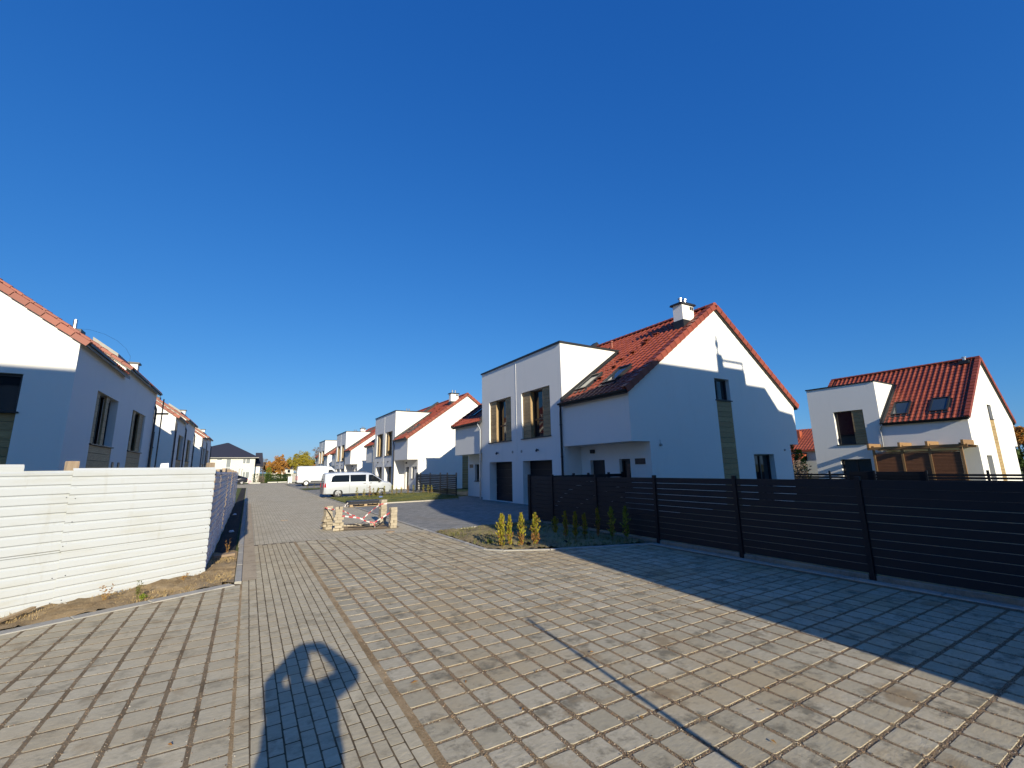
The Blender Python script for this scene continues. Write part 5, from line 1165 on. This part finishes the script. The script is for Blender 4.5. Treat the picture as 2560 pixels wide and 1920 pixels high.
# ---------------------------------------------------------------- trees, hedge, far small things
def tree(name, loc, label, H, trunk, blobs, n, mat, size, seed, barkm='bark', group=None, limbs=7, sparse=0):
    rr = random.Random(seed); h = empty(name, loc, 0, label, 'tree', group); t = MB(); t.cyl((0,0,-.2),(0,0,H*.45),trunk,trunk*.6,8); t.cyl((0,0,H*.45),(rr.uniform(-.3,.3),0,H*.9),trunk*.6,trunk*.1,6)
    for i in range(limbs):
        z = H*rr.uniform(.25,.7); bl = blobs[i%len(blobs)]; c = Vector(bl[:3])+Vector((rr.uniform(-.4,.4),rr.uniform(-.4,.4),rr.uniform(-.2,.5)))*bl[3]; m = Vector((0,0,z)).lerp(c,.5)+Vector((0,0,-.05*H)); t.cyl((0,0,z),m,trunk*.35,trunk*.22,5); t.cyl(m,c,trunk*.22,trunk*.05,5)
    t.build('trunk',barkm,h); f = MB(); tot = sum(b[3]**2 for b in blobs); size *= 1.25; n = int(n*1.3)
    for bx, by, bz, br in blobs:
        k = int(n*br*br/tot); sub = [(Vector((rr.gauss(0,1),rr.gauss(0,1),rr.gauss(0,1))).normalized()*br*rr.uniform(.35,1.05),rr.uniform(.18,.36)*br) for _ in range(26)]
        for q in range(k):
            c0, cr = sub[rr.randrange(len(sub))]; d = Vector((rr.gauss(0,1),rr.gauss(0,1),rr.gauss(0,1))).normalized()*cr*rr.uniform(.5,1.1); c = Vector((bx,by,bz))+c0+d; c.z = bz+(c.z-bz)*.9
            a = Vector((rr.uniform(-1,1),rr.uniform(-1,1),rr.uniform(-1,1))).normalized(); e = a.orthogonal().normalized(); s = size*rr.uniform(.6,1.3); f.cr = rr.uniform(.01,1)
            f.face([c-a*s*.5,c+e*s*.32,c+a*s*.5,c-e*s*.32])
    f.build('crown',mat,h); return h
AT = 'autumn trees behind the hedge'
tree('autumn_tree',(5.6,101,0),'rounded orange-brown autumn tree, highest of the orange ones behind the hedge',5.2,.16,[(0,0,4.1,1.3),(-1.1,.2,3.3,1.15),(1.1,0,3.2,1.15),(-.2,.3,2.4,1.25)],4200,'orange_leaf',.17,1,group=AT)
tree('autumn_tree',(4.0,104,0),'lower yellow-orange autumn tree left of the rounded orange one',4.0,.13,[(0,0,3.0,1.1),(-.7,0,2.3,1.0),(.8,.1,2.3,1.0)],3000,'orange_leaf',.16,2,group=AT)
tree('birch_tree',(8.3,98,0),'yellow birch with pale forked trunk behind the cargo van',5.6,.10,[(.2,0,4.5,1.3),(-.8,.2,3.6,1.2),(1.2,0,3.6,1.2),(.2,0,2.7,1.25)],4200,'yellow_leaf',.15,3,'birch_bark',AT,10)
tree('autumn_tree',(10.1,103,0),'tall olive-yellow autumn tree right of the birch',6.0,.16,[(0,0,4.8,1.3),(1.0,0,3.6,1.35),(-.9,.1,3.5,1.2),(.4,0,2.3,1.4)],4800,'yellow_leaf',.17,4,group=AT)
tree('autumn_tree',(12.2,110,0),'reddish autumn tree just left of the farthest twin house',4.6,.13,[(0,0,3.2,1.2),(.5,0,2.2,1.2)],1500,'orange_leaf',.17,5,group=AT)
tree('bare_tree',(13.6,112,0),'thin nearly bare tree above the roof of the farthest twin house',8.2,.10,[(0,0,6.6,1.0),(.1,0,5.2,.9)],900,'bare_leaf',.13,6,limbs=16)
tree('bare_tree',(2.9,118,0),'brownish bare tree beside the dark roofed house',5.6,.10,[(0,0,3.9,1.2),(.2,0,2.7,1.1)],1300,'bare_leaf',.15,7,limbs=14)
def shrub(name, loc, label, H, W, n, mat, size, seed, cat='shrub', cone=.0):
    rr = random.Random(seed); h = empty(name, loc, 0, label, cat); t = MB(); t.cyl((0,0,-.1),(0,0,H*.6),.05,.02,6); t.build('trunk','bark',h); f = MB()
    for k in range(n):
        z = rr.random()*H; w = W*.5*((1-cone)+cone*(1-z/H))*(1 if z < H*.85 else .6); a = rr.uniform(0,6.28); r_ = w*(rr.uniform(.4,1.05))*(1+.12*math.sin(a*4+z*5+seed)); c = Vector((math.cos(a)*r_,math.sin(a)*r_,z))
        d = Vector((math.cos(a)*.7,math.sin(a)*.7,rr.uniform(.2,1.2))).normalized(); s = Vector((rr.uniform(-1,1),rr.uniform(-1,1),rr.uniform(-1,1))).normalized(); l = size*rr.uniform(.6,1.3); f.cr = rr.uniform(.01,1)
        f.face([c,c+d*l*.5+s*l*.3,c+d*l,c+d*l*.5-s*l*.3])
    f.build('crown',mat,h); return h
shrub('thuja',(3.1,90,0),'bright lime green thuja right of the porch of the end house',2.55,1.3,900,'lime_leaf',.16,1,'thuja',.5)
shrub('shrub',(1.2,88.6,0),'rounded grey-green bush at the corner of the end house',1.55,1.0,700,'green_leaf',.12,2)
shrub('shrub',(2.0,88.4,0),'low reddish bush between the round bush and the hedge',1.1,1.0,500,'bare_leaf',.13,3)
hd = empty('hedge', (2.6,88,0), 0, 'clipped dark green hedge across the end of the street', 'hedge'); rr = random.Random(3); f = MB()
for k in range(6500):
    p = Vector((rr.uniform(0,3.9),rr.uniform(-.5,.5),rr.uniform(.05,1.30))); s = rr.randrange(3)
    if s == 0: p.y = -.5+rr.uniform(-.08,.1)
    elif s == 1: p.z = 1.28+rr.uniform(-.1,.12)+.06*math.sin(p.x*4)
    d = Vector((rr.uniform(-1,1),rr.uniform(-1,1),rr.uniform(-1,1))).normalized(); e = d.orthogonal().normalized(); l = rr.uniform(.07,.15); f.cr = rr.uniform(.01,1); f.face([p-d*l*.5,p+e*l*.35,p+d*l*.5,p-e*l*.35])
f.build('foliage','green_leaf',hd); b = MB()
for i in range(8): b.cyl((.25+i*.5,0,-.1),(.25+i*.5,0,.9),.03,.015,5)
b.build('stems','bark',hd)
b = MB(); b.box(0,.9,-.03,.03,0,1.45); o = b.build('grey_gate','membrane'); o.location = (6.6,87.6,0); tag(o,'grey solid gate panel between the hedge and the cargo van','gate')
for i, (x0, x1, y) in enumerate([(.3,1.85,85.0),(2.95,4.4,86.5),(4.5,5.9,86.6)]):
    b = MB(); b.bevbox(0,x1-x0,-.06,.06,0,.16,.01); o = b.build('low_wall','stucco_cream'); o.location = (x0,y,-.02); tag(o,['low pale wall piece before the end house','low pale wall piece left of centre before the hedge','low pale wall piece before the right half of the hedge'][i],'low wall')
cb = empty('utility_cabinet', (5.55,79.6,0), 0, 'white utility cabinet left of the cargo van', 'cabinet')
b = MB(); b.box(0,.56,0,.28,.16,.98); b.box(0,.22,.02,.26,0,.16); b.box(.38,.56,.02,.26,0,.16); b.build('housing','white_frame',cb); b = MB(); b.box(-.02,.58,-.02,.3,.98,1.02); b.build('lid','white_frame',cb); b = MB(); b.box(.05,.51,-.012,0.0,.25,.92); b.build('door','white_frame',cb)
for i, (x, y, H) in enumerate([(-1.6,90.5,3.0),(-1.2,90.5,2.9)]):
    b = MB(); b.tube([(0,0,0),(0,0,H*.9),(.15,0,H)],.03,6); o = b.build('lamp_pole','white_frame'); o.location = (x,y,0); tag(o,['left thin white pole before the end house','right thin white pole before the end house'][i],'pole')
b = MB(); b.bevbox(-.25,.25,-.2,.2,0,.5,.08); o = b.build('pink_bin','pink'); o.location = (.35,86.5,0); tag(o,'pink object beside the dark car','bin')
# greenery and roofs behind the pergola house and in the gap
for i, (x, y, W, H) in enumerate([(40.3,20.5,1.5,3.35),(41.0,20.2,1.2,2.85)]): shrub('thuja',(x,y,0),['taller green thuja in the gap between the white houses','shorter green thuja beside the tall one in the gap'][i],H,W,1300,'green_leaf' if i == 0 else 'lime_leaf',.17,40+i,'thuja',.65)
shrub('shrub',(36.6,18.9,0),'dark brown shrub low in the gap between the houses',1.9,2.6,900,'bare_leaf',.16,44)
tree('pine_tree',(66,11.9,0),'dark green pine behind the right edge house',5.5,.16,[(0,0,3.6,1.5),(.5,-1.2,2.2,1.7),(-.4,.8,1.5,1.5)],3600,'green_leaf',.24,8)
tree('autumn_tree',(63,12.0,0),'orange autumn tree peeking past the right edge house',5.6,.14,[(0,-.2,4.3,.8),(.3,-1.0,4.0,.8)],1300,'orange_leaf',.2,9)
b = MB(); b.tube([(62,12.4,0),(62,12.4,8.5)],.11,8); b.box(61.9,62.1,11.9,12.9,7.5,7.62); b.tube([(62,12.4,7.0),(120,36,7.6)],.018,5); o = b.build('power_pole','bark'); tag(o,'wooden power pole at the right edge of the picture','pole')

# ---------------------------------------------------------------- the photographer, whose shadow lies on the brick path
def person():
    az = SUN_AZ; rgt = Vector((math.cos(az),-math.sin(az),0)); bk = Vector((-math.sin(az),-math.cos(az),0)); Z = Vector((0,0,1))
    P = lambda p, d, z: rgt*p+bk*d+Z*z
    C = [((-.08,.36,.98),.160,(.12,.36,.98),.160),((-.09,.35,1.10),.155,(.13,.35,1.10),.155),((-.09,.34,1.24),.150,(.13,.34,1.24),.150),((-.08,.34,1.33),.130,(.12,.34,1.33),.130),((-.17,.33,1.365),.092,(.19,.33,1.365),.092),
     ((.02,.36,.90),.15,(.02,.34,1.33),.15),((-.03,.33,1.38),.085,(-.03,.31,1.50),.062),((-.035,.30,1.555),.095,(-.035,.29,1.625),.104),((-.03,.30,1.60),.085,(-.03,.315,1.66),.075),((-.03,.195,1.585),.014,(-.03,.185,1.56),.018),
     ((-.17,.33,1.37),.088,(-.225,.17,1.49),.070),((-.225,.17,1.49),.068,(-.07,.075,1.685),.052),((-.07,.075,1.685),.050,(-.02,.06,1.72),.050),
     ((.19,.33,1.38),.090,(.395,.21,1.455),.075),((.395,.21,1.455),.074,(.235,.08,1.63),.058),((.235,.08,1.63),.056,(.165,.06,1.70),.052),
     ((-.09,.36,.90),.125,(-.10,.33,.50),.080),((-.10,.33,.50),.078,(-.10,.38,.09),.050),((-.10,.39,.055),.050,(-.12,.22,.045),.042),((.12,.36,.90),.125,(.13,.33,.50),.080),((.13,.33,.50),.078,(.13,.38,.09),.050),((.13,.39,.055),.050,(.15,.22,.045),.042)]
    for s, h0 in ((1,(.165,.06,1.705)),(-1,(-.025,.06,1.735))):
        for k in range(4):
            z = h0[2]+.022-.019*k; x = h0[0]; C += [((x-s*.015,.05,z),.0115,(x-s*.055,.040,z+.004),.0100),((x-s*.055,.040,z+.004),.0100,(x-s*(.082-.004*k),.036,z),.0088)]
        C.append(((h0[0]-s*.005,.075,h0[2]-.02),.0125,(h0[0]-s*.05,.066,h0[2]+.004),.0105))
    bm = bmesh.new()
    for p, ra, q, rb in C:
        p, q = [P(a, d, z+d*.323*min(1, max(0, (z-.1)/.8))) for a, d, z in (p, q)]; n = max(2, int((q-p).length/(min(ra,rb)*.35)))
        n = min(n, 14)
        for i in range(n+1):
            t = i/n; bmesh.ops.create_icosphere(bm, subdivisions=2, radius=ra+(rb-ra)*t, matrix=Matrix.Translation(p.lerp(q,t)))
    me = bpy.data.meshes.new('person'); bm.to_mesh(me); bm.free(); o = bpy.data.objects.new('person',me); col.objects.link(o); me.materials.append(MATS['cloth'])
    rm = o.modifiers.new('fuse','REMESH'); rm.mode = 'VOXEL'; rm.voxel_size = .0065; sm = o.modifiers.new('smooth','SMOOTH'); sm.iterations = 4
    dg = bpy.context.evaluated_depsgraph_get(); m2 = bpy.data.meshes.new_from_object(o.evaluated_get(dg)); o.modifiers.clear(); o.data = m2; m2.polygons.foreach_set('use_smooth',[True]*len(m2.polygons))
    tag(o,'person in dark clothes behind the camera, both arms raised holding a phone','person')
    c = P(.075,.032,1.735); b = MB(); b.bevbox(-.085,.085,-.005,.005,-.045,.04,.002); q = b.build('phone','dark_frame'); q.location = c; q.rotation_euler = (0,0,-az); tag(q,'dark phone held in both raised hands','phone')
person()
